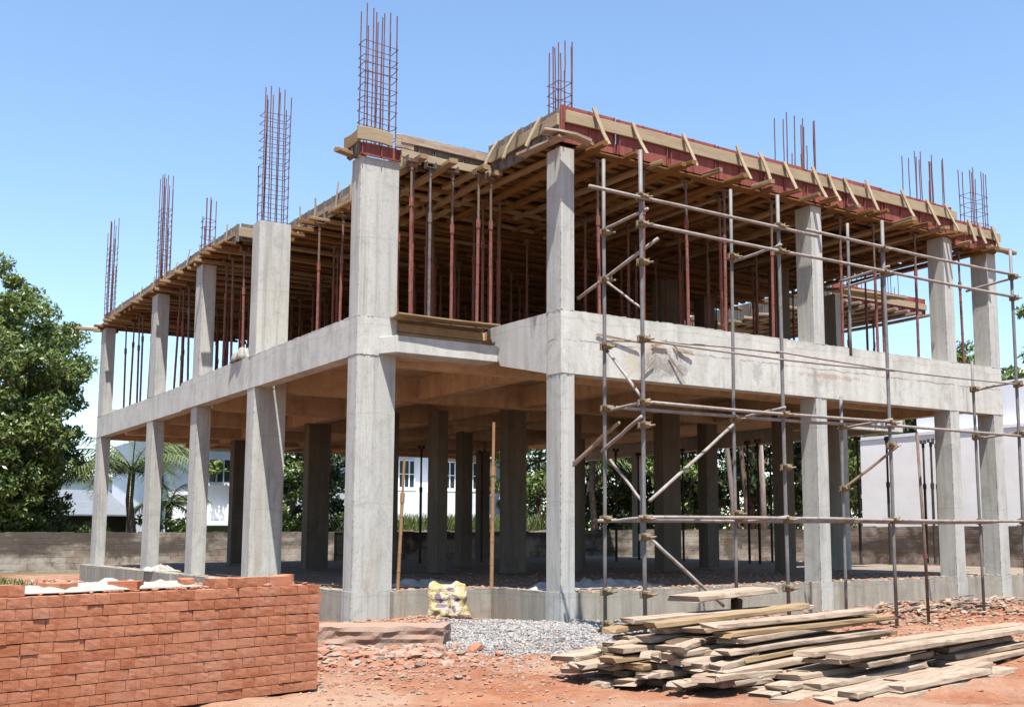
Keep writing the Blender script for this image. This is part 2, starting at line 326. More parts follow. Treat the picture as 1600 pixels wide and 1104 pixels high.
# ---------------------------------------------------------------- mesh helpers
class MB:
    def __init__(s): s.v = []; s.f = []; s.uv = []
    def add(s, vs, fs, uvs):
        o = len(s.v); s.v += [tuple(q) for q in vs]; s.f += [tuple(i + o for i in f) for f in fs]; s.uv += uvs
    def obox(s, c, ax, ay, az, hx, hy, hz):
        c = Vector(c); o1, o2 = U(0, 50), U(0, 50)
        P = [c + ax * (i * hx) + ay * (j * hy) + az * (k * hz) for i in (-1, 1) for j in (-1, 1) for k in (-1, 1)]
        fs = [(0, 1, 3, 2), (4, 6, 7, 5), (0, 4, 5, 1), (2, 3, 7, 6), (0, 2, 6, 4), (1, 5, 7, 3)]
        L = [(i * hx, j * hy, k * hz) for i in (-1, 1) for j in (-1, 1) for k in (-1, 1)]
        uvs = []
        for n, f in enumerate(fs):
            for i in f:
                x, y, z = L[i]
                if n < 2: uvs.append((o1 + y * .3, o2 + z))
                elif n < 4: uvs.append((o1 + x, o2 + 3 + z))
                else: uvs.append((o1 + x, o2 + y))
        s.add(P, fs, uvs)
    def box(s, x0, x1, y0, y1, z0, z1):
        d = (x1 - x0, y1 - y0, z1 - z0); E = [Vector((1, 0, 0)), Vector((0, 1, 0)), Vector((0, 0, 1))]
        k = max(range(3), key=lambda i: d[i]); o = [k, (k + 1) % 3, (k + 2) % 3]
        s.obox(((x0 + x1) / 2, (y0 + y1) / 2, (z0 + z1) / 2), E[o[0]], E[o[1]], E[o[2]], d[o[0]] / 2, d[o[1]] / 2, d[o[2]] / 2)
    def bar(s, p, q, w, h, up=(0, 0, 1)):
        p, q = Vector(p), Vector(q); ax = (q - p); L = ax.length; ax.normalize()
        ay = Vector(up).cross(ax)
        if ay.length < 1e-3: ay = Vector((1, 0, 0)).cross(ax)
        ay.normalize(); az = ax.cross(ay)
        s.obox((p + q) / 2, ax, ay, az, L / 2, w / 2, h / 2)
    def rough(s, p, q, w, h, seg=5, j=.012, up=(0, 0, 1), taper=.0, ragged=False):
        """a sawn timber: chamfered section, wandering along its length"""
        p, q = Vector(p), Vector(q); ax = (q - p); L = ax.length; ax.normalize()
        ay = Vector(up).cross(ax)
        if ay.length < 1e-3: ay = Vector((1, 0, 0)).cross(ax)
        ay.normalize(); az = ax.cross(ay); ch = min(w, h) * .16; a, b = w / 2, h / 2
        sec = [(-a, -b + ch), (-a + ch, -b), (a - ch, -b), (a, -b + ch), (a, b - ch), (a - ch, b), (-a + ch, b), (-a, b - ch)]
        o1, o2 = U(0, 50), U(0, 50); vs = []; bow = U(-1, 1) * j * (.35 if ragged else 1.5)
        chip = [U(0, .07) if ragged else 0 for _ in sec]; wan = U(0, .5) if ragged else 0
        for i in range(seg + 1):
            t = i / seg; dy = U(-j, j) * (.2 if ragged else .5); dz = bow * math.sin(t * math.pi) * 2 + U(-j, j) * (.12 if ragged else .3)
            k = 1 - taper * (abs(t - .5) * 2) ** 4; skew = U(-.3, .3) * w if i in (0, seg) else 0
            for n_, (y, z) in enumerate(sec):
                if ragged and z > 0 and y < 0: y += wan * w * .14 * (.5 + .5 * math.sin(t * 9 + o1))
                vs.append(p + ax * (L * t + skew * (y / w) + (chip[n_] if i == 0 else (-chip[n_] if i == seg else 0))) + ay * (y * k + dy + U(-j, j) * .25) + az * (z + dz + U(-j, j) * .15))
        fs = []; uvs = []; per = [0]
        for i in range(8): per.append(per[-1] + math.dist(sec[i], sec[(i + 1) % 8]))
        for i in range(seg):
            for n in range(8):
                m2 = (n + 1) % 8; fs.append((i * 8 + n, i * 8 + m2, (i + 1) * 8 + m2, (i + 1) * 8 + n))
                u0, u1 = o1 + L * i / seg, o1 + L * (i + 1) / seg
                uvs += [(u0, o2 + per[n]), (u0, o2 + per[n + 1]), (u1, o2 + per[n + 1]), (u1, o2 + per[n])]
        fs.append(tuple(range(7, -1, -1))); uvs += [(o1 + sec[i][0] * .3, o2 + sec[i][1]) for i in range(7, -1, -1)]
        fs.append(tuple(seg * 8 + i for i in range(8))); uvs += [(o1 + sec[i][0] * .3, o2 + sec[i][1]) for i in range(8)]
        s.add(vs, fs, uvs)
    def tube(s, p, q, r, n=8, r2=None, caps=True):
        p, q = Vector(p), Vector(q); ax = (q - p).normalized(); r2 = r if r2 is None else r2
        ay = ax.orthogonal().normalized(); az = ax.cross(ay); vs = []
        for c, rr in ((p, r), (q, r2)):
            for i in range(n):
                a = 2 * math.pi * i / n; vs.append(c + ay * (rr * math.cos(a)) + az * (rr * math.sin(a)))
        fs = [(i, (i + 1) % n, n + (i + 1) % n, n + i) for i in range(n)]
        L = (q - p).length; uvs = []
        for i in range(n): uvs += [(0, i / n), (0, (i + 1) / n), (L, (i + 1) / n), (L, i / n)]
        if caps:
            fs += [tuple(range(n - 1, -1, -1)), tuple(range(n, 2 * n))]; uvs += [(0, 0)] * (2 * n)
        s.add(vs, fs, uvs)
    def path(s, pts, rs, n=7):
        pts = [Vector(p) for p in pts]; vs = []; prev = None
        for k, p in enumerate(pts):
            ax = (pts[min(k + 1, len(pts) - 1)] - pts[max(k - 1, 0)]).normalized()
            ay = ax.orthogonal().normalized() if prev is None else (prev - ax * prev.dot(ax)).normalized()
            prev = ay; az = ax.cross(ay)
            for i in range(n):
                a = 2 * math.pi * i / n; vs.append(p + ay * (rs[k] * math.cos(a)) + az * (rs[k] * math.sin(a)))
        fs = []; uvs = []
        for k in range(len(pts) - 1):
            for i in range(n):
                j = (i + 1) % n; fs.append((k * n + i, k * n + j, (k + 1) * n + j, (k + 1) * n + i)); uvs += [(k, i), (k, i + 1), (k + 1, i + 1), (k + 1, i)]
        fs += [tuple(range(n - 1, -1, -1)), tuple((len(pts) - 1) * n + i for i in range(n))]; uvs += [(0, 0)] * (2 * n)
        s.add(vs, fs, uvs)
    def blob(s, c, r, sq=(1, 1, 1), j=.3):
        c = Vector(c); g = (1 + 5 ** .5) / 2
        V = [(-1, g, 0), (1, g, 0), (-1, -g, 0), (1, -g, 0), (0, -1, g), (0, 1, g), (0, -1, -g), (0, 1, -g), (g, 0, -1), (g, 0, 1), (-g, 0, -1), (-g, 0, 1)]
        F = [(0, 11, 5), (0, 5, 1), (0, 1, 7), (0, 7, 10), (0, 10, 11), (1, 5, 9), (5, 11, 4), (11, 10, 2), (10, 7, 6), (7, 1, 8), (3, 9, 4), (3, 4, 2), (3, 2, 6), (3, 6, 8), (3, 8, 9), (4, 9, 5), (2, 4, 11), (6, 2, 10), (8, 6, 7), (9, 8, 1)]
        M = Matrix.Rotation(U(0, 6.3), 3, Vector((U(-1, 1), U(-1, 1), U(.1, 1))).normalized())
        vs = []
        for v in V:
            q = M @ (Vector(v).normalized() * r * U(1 - j, 1 + j)); vs.append(c + Vector((q.x * sq[0], q.y * sq[1], q.z * sq[2])))
        s.add(vs, F, [(0, 0)] * 60)
    def build(s, name, mat, parent=None, smooth=False, bevel=0):
        me = bpy.data.meshes.new(name)
        o0 = Vector(parent.location) if parent is not None and parent.parent is None else (Vector(parent['_o']) if parent is not None else None)
        if o0 is None:
            xs = [v for v in s.v]; o0 = Vector((sum(v[0] for v in xs) / len(xs), sum(v[1] for v in xs) / len(xs), min(v[2] for v in xs)))
        me.from_pydata([(v[0] - o0.x, v[1] - o0.y, v[2] - o0.z) for v in s.v], [], s.f)
        uvl = me.uv_layers.new(name='UVMap'); uvl.data.foreach_set('uv', [x for q in s.uv for x in q])
        me.materials.append(MATS[mat] if isinstance(mat, str) else mat)
        if smooth: me.polygons.foreach_set('use_smooth', [True] * len(me.polygons))
        o = bpy.data.objects.new(name, me); C.objects.link(o)
        if parent is not None: o.parent = parent; o['_o'] = tuple(o0)
        else: o.location = o0
        if bevel:
            bv = o.modifiers.new('bevel', 'BEVEL'); bv.width = bevel; bv.segments = 2; bv.limit_method = 'ANGLE'
        return o
def tag(o, label=None, cat=None, group=None, kind=None):
    if label: o['label'] = label
    if cat: o['category'] = cat
    if group: o['group'] = group
    if kind: o['kind'] = kind
    return o
def thing(name, label, cat, loc, group=None):
    o = bpy.data.objects.new(name, None); C.objects.link(o); o.location = loc; o.empty_display_size = .2
    return tag(o, label, cat, group)
def numpy_mesh(name, verts, quads, mat, loc=(0, 0, 0)):
    me = bpy.data.meshes.new(name); nv = len(verts); nf = len(quads)
    me.vertices.add(nv); me.vertices.foreach_set('co', np.asarray(verts, np.float32).ravel())
    k = quads.shape[1]; me.loops.add(nf * k); me.loops.foreach_set('vertex_index', np.asarray(quads, np.int32).ravel())
    me.polygons.add(nf); me.polygons.foreach_set('loop_start', np.arange(0, nf * k, k, dtype=np.int32))
    me.polygons.foreach_set('loop_total', np.full(nf, k, np.int32)) if False else None
    me.update(calc_edges=True); me.validate()
    me.materials.append(MATS[mat]); o = bpy.data.objects.new(name, me); C.objects.link(o); o.location = loc
    return o
def dup(root, loc, rz=0):
    r = root.copy(); C.objects.link(r); r.location = loc; r.rotation_euler = (0, 0, rz)
    for ch in list(root.children):
        c = ch.copy(); C.objects.link(c); c.parent = r
        for g in ch.children:
            d = g.copy(); C.objects.link(d); d.parent = c
    return r
def px_x(px, y):   # X on the line Y = y seen at bearing px (used only to space repeats)
    return CAM.x + (y - CAM.y) * math.tan(math.radians(35.128) + math.atan((px - 907.4) / 1737.6))

# ---------------------------------------------------------------- ground
GZ = -.45
def gheight(x, y):
    d = math.hypot(x + 1, y + 2)
    h = noise.fractal(Vector((x * .35, y * .35, 0)), 1, 2, 4) * .045 + noise.fractal(Vector((x * 2.1, y * 2.1, 3)), 1, 2, 6) * .034 - .03 * max(0, 1 - abs(math.sin((x * .5 + y) * 1.1 + 1.0)) * 9)
    # loose clods beside the brick stack, the heap by the building's corner and the far-right bank
    h += .035 * math.exp(-((x + 3.6) ** 2 + (y + 1.6) ** 2) / .8) * (1 + noise.noise(Vector((x * 7, y * 7, 1))))
    h += .12 * math.exp(-((x + 1.4) ** 2 / 1.6 + (y - 1.3) ** 2 / .8))
    h += .10 * math.exp(-((x - 7) ** 2 / 9 + (y + .7) ** 2 / .5)) * (1 + .6 * noise.noise(Vector((x * 3, y * 3, 5))))
    h += .06 * max(0, noise.noise(Vector((x * 4.3, y * 4.3, 8)))) * math.exp(-((x + 3.3) ** 2 / 4 + (y + 2.6) ** 2 / 3))
    f = max(0., min(1., (120 - d) / 60)); return h * f
def steps(lo, a, b, hi, fine):
    xs = list(np.arange(a, b, fine)); s = fine; x = a; left = []
    while x > lo: s *= 1.22; x -= s; left.append(x)
    s = fine; x = xs[-1]; right = []
    while x < hi: s *= 1.22; x += s; right.append(x)
    return left[::-1] + xs + right
gx = steps(-2500, -8, 10, 2500, .07); gy = steps(-2500, -9, 3, 2500, .07)
V = [(x, y, GZ + gheight(x, y)) for y in gy for x in gx]
nx = len(gx); Q = np.array([(j * nx + i, j * nx + i + 1, (j + 1) * nx + i + 1, (j + 1) * nx + i) for j in range(len(gy) - 1) for i in range(nx - 1)])
g = numpy_mesh('ground', np.array(V), Q, 'laterite_soil'); tag(g, kind='structure')
g.data.polygons.foreach_set('use_smooth', [True] * len(g.data.polygons))

# ---------------------------------------------------------------- the concrete frame
BLD = thing('concrete_building_frame', 'unfinished two-storey grey concrete building frame of columns, beams and slabs', 'building', (0, 0, GZ))
ZB, ZR, ZC, ZT = 3.17, 2.85, 3.70, 5.93
def fins(m, x, y, z0, z1, dirs):
    """ragged cement fins where the shutter boards met"""
    z = z0
    while z < z1:
        l = U(.01, .03); w = U(.001, .009)
        m.box(x - (w if dirs[0] < 0 else 0), x + (w if dirs[0] > 0 else .004), y - (w if dirs[1] < 0 else 0), y + .004, z, z + l); z += l + U(.02, .14)
def collar(m, x0, x1, y0, y1, z):
    """lumpy grout line of a construction joint, on the two faces the light reaches"""
    x = x0
    while x < x1:
        l = U(.008, .035); t = U(.001, .011); h = U(.003, .016); zz = z + U(-.006, .006); m.box(x, min(x + l, x1), y0 - t, y0 + .003, zz, zz + h); x += l + U(0, .02)
    y = y0
    while y < y1:
        l = U(.008, .035); t = U(.001, .011); h = U(.003, .016); zz = z + U(-.006, .006); m.box(x0 - t, x0 + .003, y, min(y + l, y1), zz, zz + h); y += l + U(0, .02)
cols = {  # name: x, y, w, d, beam bottom, upper top, label
 'C1': (0, 0, .215, .34, ZR, ZT, 'slender corner column nearest the scaffolding, slab corner above'),
 'C3': (4.80, 0, .24, .335, ZR, 5.93, 'middle column of the right front behind the scaffolding'),
 'C4': (8.13, 0, .25, .335, ZR, 5.93, 'second column from the right end of the front'),
 'C5': (9.38, 0, .27, .34, ZR, 5.83, 'rightmost front column at the far end'),
 'C2': (-2.05, 1.88, .575, .29, ZB, 5.93, 'broad column nearest the left corner, the widest one lit by the sun'),
 'L4': (-2.03, 6.04, .545, .34, ZB, 6.0, 'broad free-standing column with brown rust stain and bare top'),
 'L3': (-1.98, 9.40, .26, .41, ZB, 5.93, 'third column from the far left end'),
 'L2': (-1.98, 12.64, .245, .47, ZB, 5.93, 'second column from the far left end'),
 'L1': (-1.98, 17.57, .235, .5, ZB, 5.93, 'far left end column'),
}
inner = [(.92, 16.15, .57, .3), (1.0, 11.3, .5, .3), (2.18, 7.55, .23, .4), (3.1, 6.4, .42, .3), (4.6, 6.39, .23, .4), (6.1, 5.35, .45, .3), (8.09, 6.28, .32, .3),
         (9.56, 3.79, .24, .34), (1.5, 8.4, .25, .3), (7.45, 3.3, .24, .34), (4.8, 11.3, .3, .3), (8.1, 11.3, .3, .3), (4.8, 16.1, .3, .3), (8.1, 16.1, .3, .3), (13.5, 15.6, .24, .34), (11.2, 15.6, .24, .34)]
colobj = {}
for k, (x, y, w, d, zb, zt, lab) in cols.items():
    m = MB(); m.box(x, x + w, y, y + d, 0, zb)
    if k == 'L4': m.box(x - .0, x + w - .004, y - .003, y + d - .003, zb, zt)
    else: m.box(x - .001, x + w + .001, y - .001, y + d, zb, zt)
    m.box(x - .012, x + w + .012, y - .012, y + d, GZ - .3, 0)
    fins(m, x, y, 0, zb, (-1, -1)); fins(m, x, y, ZC, zt - .05, (-1, -1)); fins(m, x - .012, y - .012, GZ, -.02, (-1, -1))
    for z in (0, zb, ZC): collar(m, x - .002, x + w + .002, y - .002, y + d, z)
    o = m.build('column', 'column_concrete', BLD); o['label'] = lab; colobj[k] = o
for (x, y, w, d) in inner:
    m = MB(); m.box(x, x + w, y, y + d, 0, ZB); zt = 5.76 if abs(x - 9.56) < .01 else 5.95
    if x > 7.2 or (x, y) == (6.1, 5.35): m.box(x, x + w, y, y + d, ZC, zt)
    m.build('column', 'column_concrete' if x > 9 else 'inner_column_shade_concrete', BLD)
# perimeter and inner beams (butted between columns, a few mm off flush)
def beam(x0, x1, y0, y1, z0, z1=ZC, mat='beam_concrete', lab=None, name='beam'):
    m = MB(); m.box(x0, x1, y0, y1, z0, z1); o = m.build(name, mat, BLD)
    if lab: o['label'] = lab
    return o
def wavy_top(m, x0, x1, y0, y1, z, axis, amp=.012):
    """cement crumbs and spills along a beam or plinth top"""
    t = x0 if axis == 0 else y0; e = x1 if axis == 0 else y1
    while t < e:
        l = U(.02, .14); h = U(.002, amp)
        if rnd.random() < .75:
            if axis == 0: m.box(t, min(t + l, e), y0 + U(-.002, .0), y0 + U(.02, .1), z - .004, z + h)
            else: m.box(x0 + U(-.002, .0), x0 + U(.02, .1), t, min(t + l, e), z - .004, z + h)
        t += l
f = -.004
m = MB(); m.box(.2, 9.66, f, .24, ZR, ZC); m.box(0 - .004, .2, f - .002, .3, ZR + .003, ZC - .003); wavy_top(m, .25, 9.6, f, 0, ZC, 0)
o = m.build('beam', 'beam_concrete_stained', BLD); o['label'] = 'deep stained front beam behind the scaffolding'
m = MB(); m.box(-2.034, -1.8, 2.17, 10.36, ZB - .002, ZC + .01); m.box(-2.056, -1.8, 1.876, 2.17, ZB, ZC + .006); wavy_top(m, -2.034, 0, 2.2, 10.3, ZC + .01, 1)
o = m.build('beam', 'beam_concrete', BLD); o['label'] = 'left side beam between the two broad columns'
m = MB(); m.box(-1.984, -1.75, 10.362, 18.07, ZB, ZC - .02); wavy_top(m, -1.984, 0, 10.4, 18, ZC - .02, 1)
o = m.build('beam', 'beam_concrete', BLD); o['label'] = 'left side beam toward the far end, set slightly back'
m = MB(); m.box(-2.053, -1.47, 1.874, 2.165, ZB + .002, ZC - .002); m.build('beam_end', 'beam_concrete', BLD)
# side beam of the front projection with a haunched underside
m = MB(); P = [(1.90, 3.72), (1.54, 3.13), (.34, 2.88), (.34, 3.70)]
vs = [(-.003, y, z) for y, z in P] + [(.22, y, z) for y, z in P]
m.add(vs, [(0, 1, 2, 3), (7, 6, 5, 4), (0, 4, 5, 1), (1, 5, 6, 2), (2, 6, 7, 3), (3, 7, 4, 0)], [(0, 0)] * 24)
o = m.build('beam', 'beam_concrete', BLD); o['label'] = 'short side beam joining the projecting front corner'
# sunshade slab, recessed beam behind it
m = MB(); vs = [(-1.735, 1.879, 3.19), (-1.60, 1.60, 3.19), (-.006, 1.60, 3.19), (-.006, 2.05, 3.19), (-1.735, 2.05, 3.19)]; vs += [(a, b, 3.425) for a, b, c in vs]
m.add(vs, [(4, 3, 2, 1, 0), (5, 6, 7, 8, 9), (0, 1, 6, 5), (1, 2, 7, 6), (2, 3, 8, 7), (3, 4, 9, 8), (4, 0, 5, 9)], [(0, 0)] * 30)
o = m.build('sunshade_slab', 'beam_concrete', BLD, bevel=.008); o['label'] = 'thin projecting slab between the broad column and the front corner'
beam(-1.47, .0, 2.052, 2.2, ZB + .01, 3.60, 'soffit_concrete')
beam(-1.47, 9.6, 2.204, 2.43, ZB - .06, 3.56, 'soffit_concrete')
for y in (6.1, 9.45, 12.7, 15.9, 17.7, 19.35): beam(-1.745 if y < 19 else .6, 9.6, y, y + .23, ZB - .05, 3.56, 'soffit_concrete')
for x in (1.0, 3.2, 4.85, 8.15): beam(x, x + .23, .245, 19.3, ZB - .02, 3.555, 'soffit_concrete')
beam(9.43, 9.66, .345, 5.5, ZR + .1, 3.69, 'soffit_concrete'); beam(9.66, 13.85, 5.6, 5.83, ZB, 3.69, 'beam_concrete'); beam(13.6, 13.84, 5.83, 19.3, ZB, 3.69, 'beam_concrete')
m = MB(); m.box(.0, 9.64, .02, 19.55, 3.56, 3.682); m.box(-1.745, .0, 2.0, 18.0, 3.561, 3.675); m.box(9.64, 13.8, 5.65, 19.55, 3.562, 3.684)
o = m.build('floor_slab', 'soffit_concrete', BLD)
# plinth and ground floor
m = MB(); m.box(.2, 13.0, -.002, .3, GZ - .3, -.006); m.box(-.002, .24, .3, 1.75, GZ - .3, -.004); m.box(-1.5, .1, 1.75, 2.0, GZ - .3, -.008); m.box(-2.045, -1.8, 2.15, 10.4, GZ - .3, -.01); m.box(-2.1, -1.8, 10.4, 18.6, GZ - .3, .0)
wavy_top(m, .25, 12.9, -.002, 0, -.006, 0, .03); wavy_top(m, -1.45, 0, 1.75, 0, -.008, 0, .025); wavy_top(m, -2.045, 0, 2.2, 18, -.01, 1, .02); wavy_top(m, -.002, 0, .3, 1.7, -.004, 1, .02)
o = m.build('plinth', 'plinth_concrete', BLD); o['label'] = 'low concrete plinth wall under the columns'
m = MB(); m.box(.15, 14.2, .2, 19.6, -.3, -.03); m.box(-1.85, .15, 1.95, 18.4, -.3, -.031)
m.build('ground_floor', 'floor_concrete', BLD)

# reinforcement cages standing out of the columns
def cage(key, x0, x1, y0, y1, z0, ztop, zlink, nx, ny, step=.16, groups=None, lab=None, lean=(0, 0)):
    m = MB(); bars = []
    xs = [x0 + (x1 - x0) * i / max(1, nx - 1) for i in range(nx)] if not groups else groups
    for i, x in enumerate(xs):
        for j in range(ny):
            y = y0 + (y1 - y0) * j / max(1, ny - 1); bars.append((x + U(-.012, .012), y + U(-.012, .012)))
            if rnd.random() < .22: bars.append((x + U(-.03, .03), y + U(-.02, .02)))
    H = max(.3, ztop - z0)
    for (x, y) in bars:
        zt = ztop - abs(rnd.gauss(0, .13)) * (H / 2.0) - (U(.3, .5) * H if rnd.random() < .12 else 0)
        pts = []; dx, dy = U(-.012, .012) + lean[0], U(-.012, .012) + lean[1]
        for k in range(5):
            t = k / 4; pts.append((x + dx * t + U(-.004, .004), y + dy * t + U(-.004, .004), z0 - .06 + (zt - z0 + .06) * t))
        m.path(pts, [.0095] * 5, 5)
    z = z0 + U(.02, .08); e = .014
    while z < zlink:
        t = (z - z0) / H; ox, oy = lean[0] * t, lean[1] * t
        c = [(x0 - e + ox, y0 - e + oy), (x1 + e + ox, y0 - e + oy), (x1 + e + ox, y1 + e + oy), (x0 - e + ox, y1 + e + oy)]
        zz = [z + U(-.022, .022) for _ in range(4)]
        for a in range(4):
            b = (a + 1) % 4; mid = ((c[a][0] + c[b][0]) / 2, (c[a][1] + c[b][1]) / 2, (zz[a] + zz[b]) / 2 + U(-.012, .006))
            m.path([(c[a][0], c[a][1], zz[a]), mid, (c[b][0], c[b][1], zz[b])], [.0055] * 3, 4)
        z += step * U(.75, 1.25)
    par = colobj.get(key)
    o = m.build('rebar_cage', 'rebar_rust', par if par else BLD)
    if lab: o['label'] = lab
    return o
cage('C2', -2.0, -1.52, 1.93, 2.12, 6.2, 8.2, 7.62, 5, 2, lab='tall rusty rebar cage above the broad corner column')
cage('L4', -1.98, -1.54, 6.1, 6.32, 6.0, 8.42, 7.95, 5, 2, lab='tall rusty rebar cage above the free-standing column')
cage('L3', -1.95, -1.76, 9.46, 9.7, 6.1, 7.35, 6.85, 3, 2)
cage('L2', -1.94, -1.76, 12.7, 13.05, 6.1, 8.65, 7.95, 3, 3, step=.14)
cage('L1', -1.95, -1.79, 17.6, 17.98, 6.1, 8.82, 8.05, 3, 3, step=.14)
cage('C1', .0, .2, .05, .3, 6.25, 7.48, 6.9, 3, 2)
cage('C3', 4.42, 5.05, .1, .36, 6.3, 7.45, 6.66, 4, 2, groups=[4.42, 4.6, 4.78, 4.86, 5.02, 5.07])
cage('C4', 7.6, 8.38, .1, .36, 6.3, 7.46, 6.66, 4, 2, groups=[7.6, 7.75, 7.95, 8.05, 8.32, 8.38])
cage('C5', 9.12, 9.6, .08, .3, 6.1, 7.45, 6.95, 4, 2, groups=[9.12, 9.22, 9.5, 9.6])
cage(None, 12.1, 12.4, 5.5, 5.8, 6.2, 7.3, 6.4, 3, 2); cage(None, 13.5, 13.75, 5.5, 5.8, 6.2, 7.4, 6.4, 3, 2)
# ---------------------------------------------------------------- roof formwork
FW = thing('roof_formwork', 'timber and red steel roof formwork resting on props above the upper storey', 'formwork', (0, 0, 5.9))
def panel(x0, y0, x1, y1, z0, z1, mat, L=.9, th=.03, name='side_panel'):
    n = max(1, round(math.hypot(x1 - x0, y1 - y0) / L)); m_ = MB()
    for i in range(n):
        a, b = i / n + .0025 / max(.1, 1), (i + 1) / n; j = U(-.008, .008); zz = z1 + U(-.012, .012)
        mm = MB(); p = Vector((x0 + (x1 - x0) * a, y0 + (y1 - y0) * a, 0)); q = Vector((x0 + (x1 - x0) * b, y0 + (y1 - y0) * b, 0))
        ax = (q - p).normalized(); nrm = Vector((ax.y, -ax.x, 0))
        zc = (z0 + zz) / 2; mm.bar(p + nrm * (th / 2 + j) + Vector((0, 0, zc)), q + nrm * (th / 2 + j) + Vector((0, 0, zc)), th, zz - z0)
        # pressed flanges on the outer face
        for t in (.03, .5, .97):
            c = p.lerp(q, t) + nrm * (th + .012 + j); mm.bar(c + Vector((0, 0, z0 + .01)), c + Vector((0, 0, zz - .004)), .012, .03, up=nrm)
        mm.build(name, mat, FW)
def waler(p, q, w=.035, h=.16, mat='pale_timber'):
    m = MB(); m.rough(p, q, w, h, seg=max(4, int((Vector(q) - Vector(p)).length / .5)), j=.008); return m.build('waler', mat, FW)
def strut(p, q, w=.085, h=.03, mat='pale_timber', up=(0, 1, 0)):
    m = MB(); m.rough(p, q, w, h, seg=3, j=.008, up=up); return m.build('strut', mat, FW)
# right front: red steel side panels, waler, slanting struts and projecting bearer ends
panel(-.03, -.0, 8.37, -.0, 5.99, 6.50, 'red_panel'); panel(8.38, -.0, 9.64, -.0, 5.83, 6.28, 'red_panel', L=.6)
for a, b in ((.03, 2.9), (2.9, 5.75), (5.75, 8.46)): waler((a, -.065, 6.335), (b, -.065, 6.335), .035, .17)
waler((8.36, -.07, 6.13), (9.72, -.07, 6.13), .035, .15)
xs = [.5, 1.17, 2.1, 3.15, 3.62, 4.15, 4.78, 5.15, 5.52, 6.05, 6.95, 7.62, 8.12]
for x in xs: strut((x - .02, -.105, 6.50 + U(-.03, .05)), (x + U(.04, .12), -.27, 6.0), U(.045, .068), .022)
for x in (8.75, 9.05, 9.45): strut((x, -.105, 6.3), (x + .05, -.2, 5.9), .07)
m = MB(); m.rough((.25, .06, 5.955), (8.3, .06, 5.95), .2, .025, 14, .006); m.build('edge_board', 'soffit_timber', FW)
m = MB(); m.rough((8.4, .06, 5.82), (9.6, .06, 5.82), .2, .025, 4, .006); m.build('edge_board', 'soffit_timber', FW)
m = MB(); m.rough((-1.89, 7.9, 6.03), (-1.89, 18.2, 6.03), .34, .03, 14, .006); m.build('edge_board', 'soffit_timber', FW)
# side of the projection
panel(0, 1.84, 0, .0, 6.0, 6.46, 'grey_panel', L=.46)
waler((-.06, -.02, 6.29), (-.06, 1.72, 6.25), .035, .16)
for y in (.35, .95, 1.5): strut((-.1, y, 6.42), (-.3, y + .05, 5.98), .06, up=(1, 0, 0))
# front between the projection and the broad column
panel(-1.46, 1.85, 0, 1.85, 6.05, 6.33, 'grey_panel', L=.5)
waler((-1.5, 1.78, 6.26), (0, 1.78, 6.24), .03, .12, 'weathered_board'); waler((-1.5, 1.76, 6.05), (-.05, 1.76, 6.04), .03, .11)
# box around the broad column's head
panel(-2.08, 1.86, -1.47, 1.86, 5.94, 6.12, 'red_panel', L=.6); panel(-2.07, 2.2, -2.07, 1.86, 5.94, 6.12, 'grey_panel', L=.35)
m = MB(); m.rough((-2.15, 1.80, 6.22), (-1.62, 1.80, 6.21), .04, .19, 3, .006); m.build('edge_board', 'pale_timber', FW)
m = MB(); m.rough((-1.58, 1.80, 6.22), (-1.3, 1.80, 6.21), .04, .2, 2, .006); m.build('edge_board', 'weathered_board', FW)
m = MB(); m.rough((-2.11, 1.8, 6.2), (-2.11, 2.3, 6.2), .04, .18, 2, .006); m.build('edge_board', 'formwork_timber', FW)
m = MB(); m.rough((-2.36, 2.0, 5.99), (-1.9, 2.15, 6.0), .12, .05, 2, .006); m.rough((-2.3, 2.2, 6.07), (-1.9, 2.2, 6.07), .1, .04, 2, .006); m.build('bearer', 'formwork_timber', FW)
# recessed left edge, its return and the far-left edge
panel(-1.07, 7.6, -1.07, 2.0, 6.02, 6.36, 'grey_panel', L=.7)
panel(-1.80, 7.75, -1.07, 7.75, 6.05, 6.36, 'grey_panel', L=.4); waler((-1.86, 7.68, 6.2), (-1.07, 7.68, 6.18), .035, .17)
panel(-1.84, 18.25, -1.80, 7.8, 6.05, 6.38, 'grey_panel', L=.75)
waler((-1.10, 2.1, 6.19), (-1.10, 7.5, 6.19), .03, .08, 'weathered_board'); waler((-1.86, 7.9, 6.2), (-1.9, 18.2, 6.2), .03, .08, 'weathered_board')
for y in [2.5, 3.1, 3.5, 4.3, 4.9, 5.9, 6.6]: strut((-1.12, y, 6.42 + U(0, .14)), (-1.16, y, 6.0), .035, .02, up=(1, 0, 0))
for y in [8.3, 9.1, 10, 10.7, 11.6, 12.5, 13.4, 14.5, 15.3, 16.4, 17.2]: strut((-1.88, y, 6.40 + U(0, .12)), (-1.93, y, 6.0), .035, .02, up=(1, 0, 0))
# deck sheets
m = MB(); m.box(-.0, 9.62, .04, 18.2, 6.10, 6.16); m.box(-1.05, 0, 1.9, 18.2, 6.101, 6.161); m.box(-1.78, -1.05, 7.8, 18.2, 6.102, 6.162); m.box(-2.0, -1.5, 1.92, 2.2, 6.10, 6.15)
m.build('deck', 'dark_timber', FW)
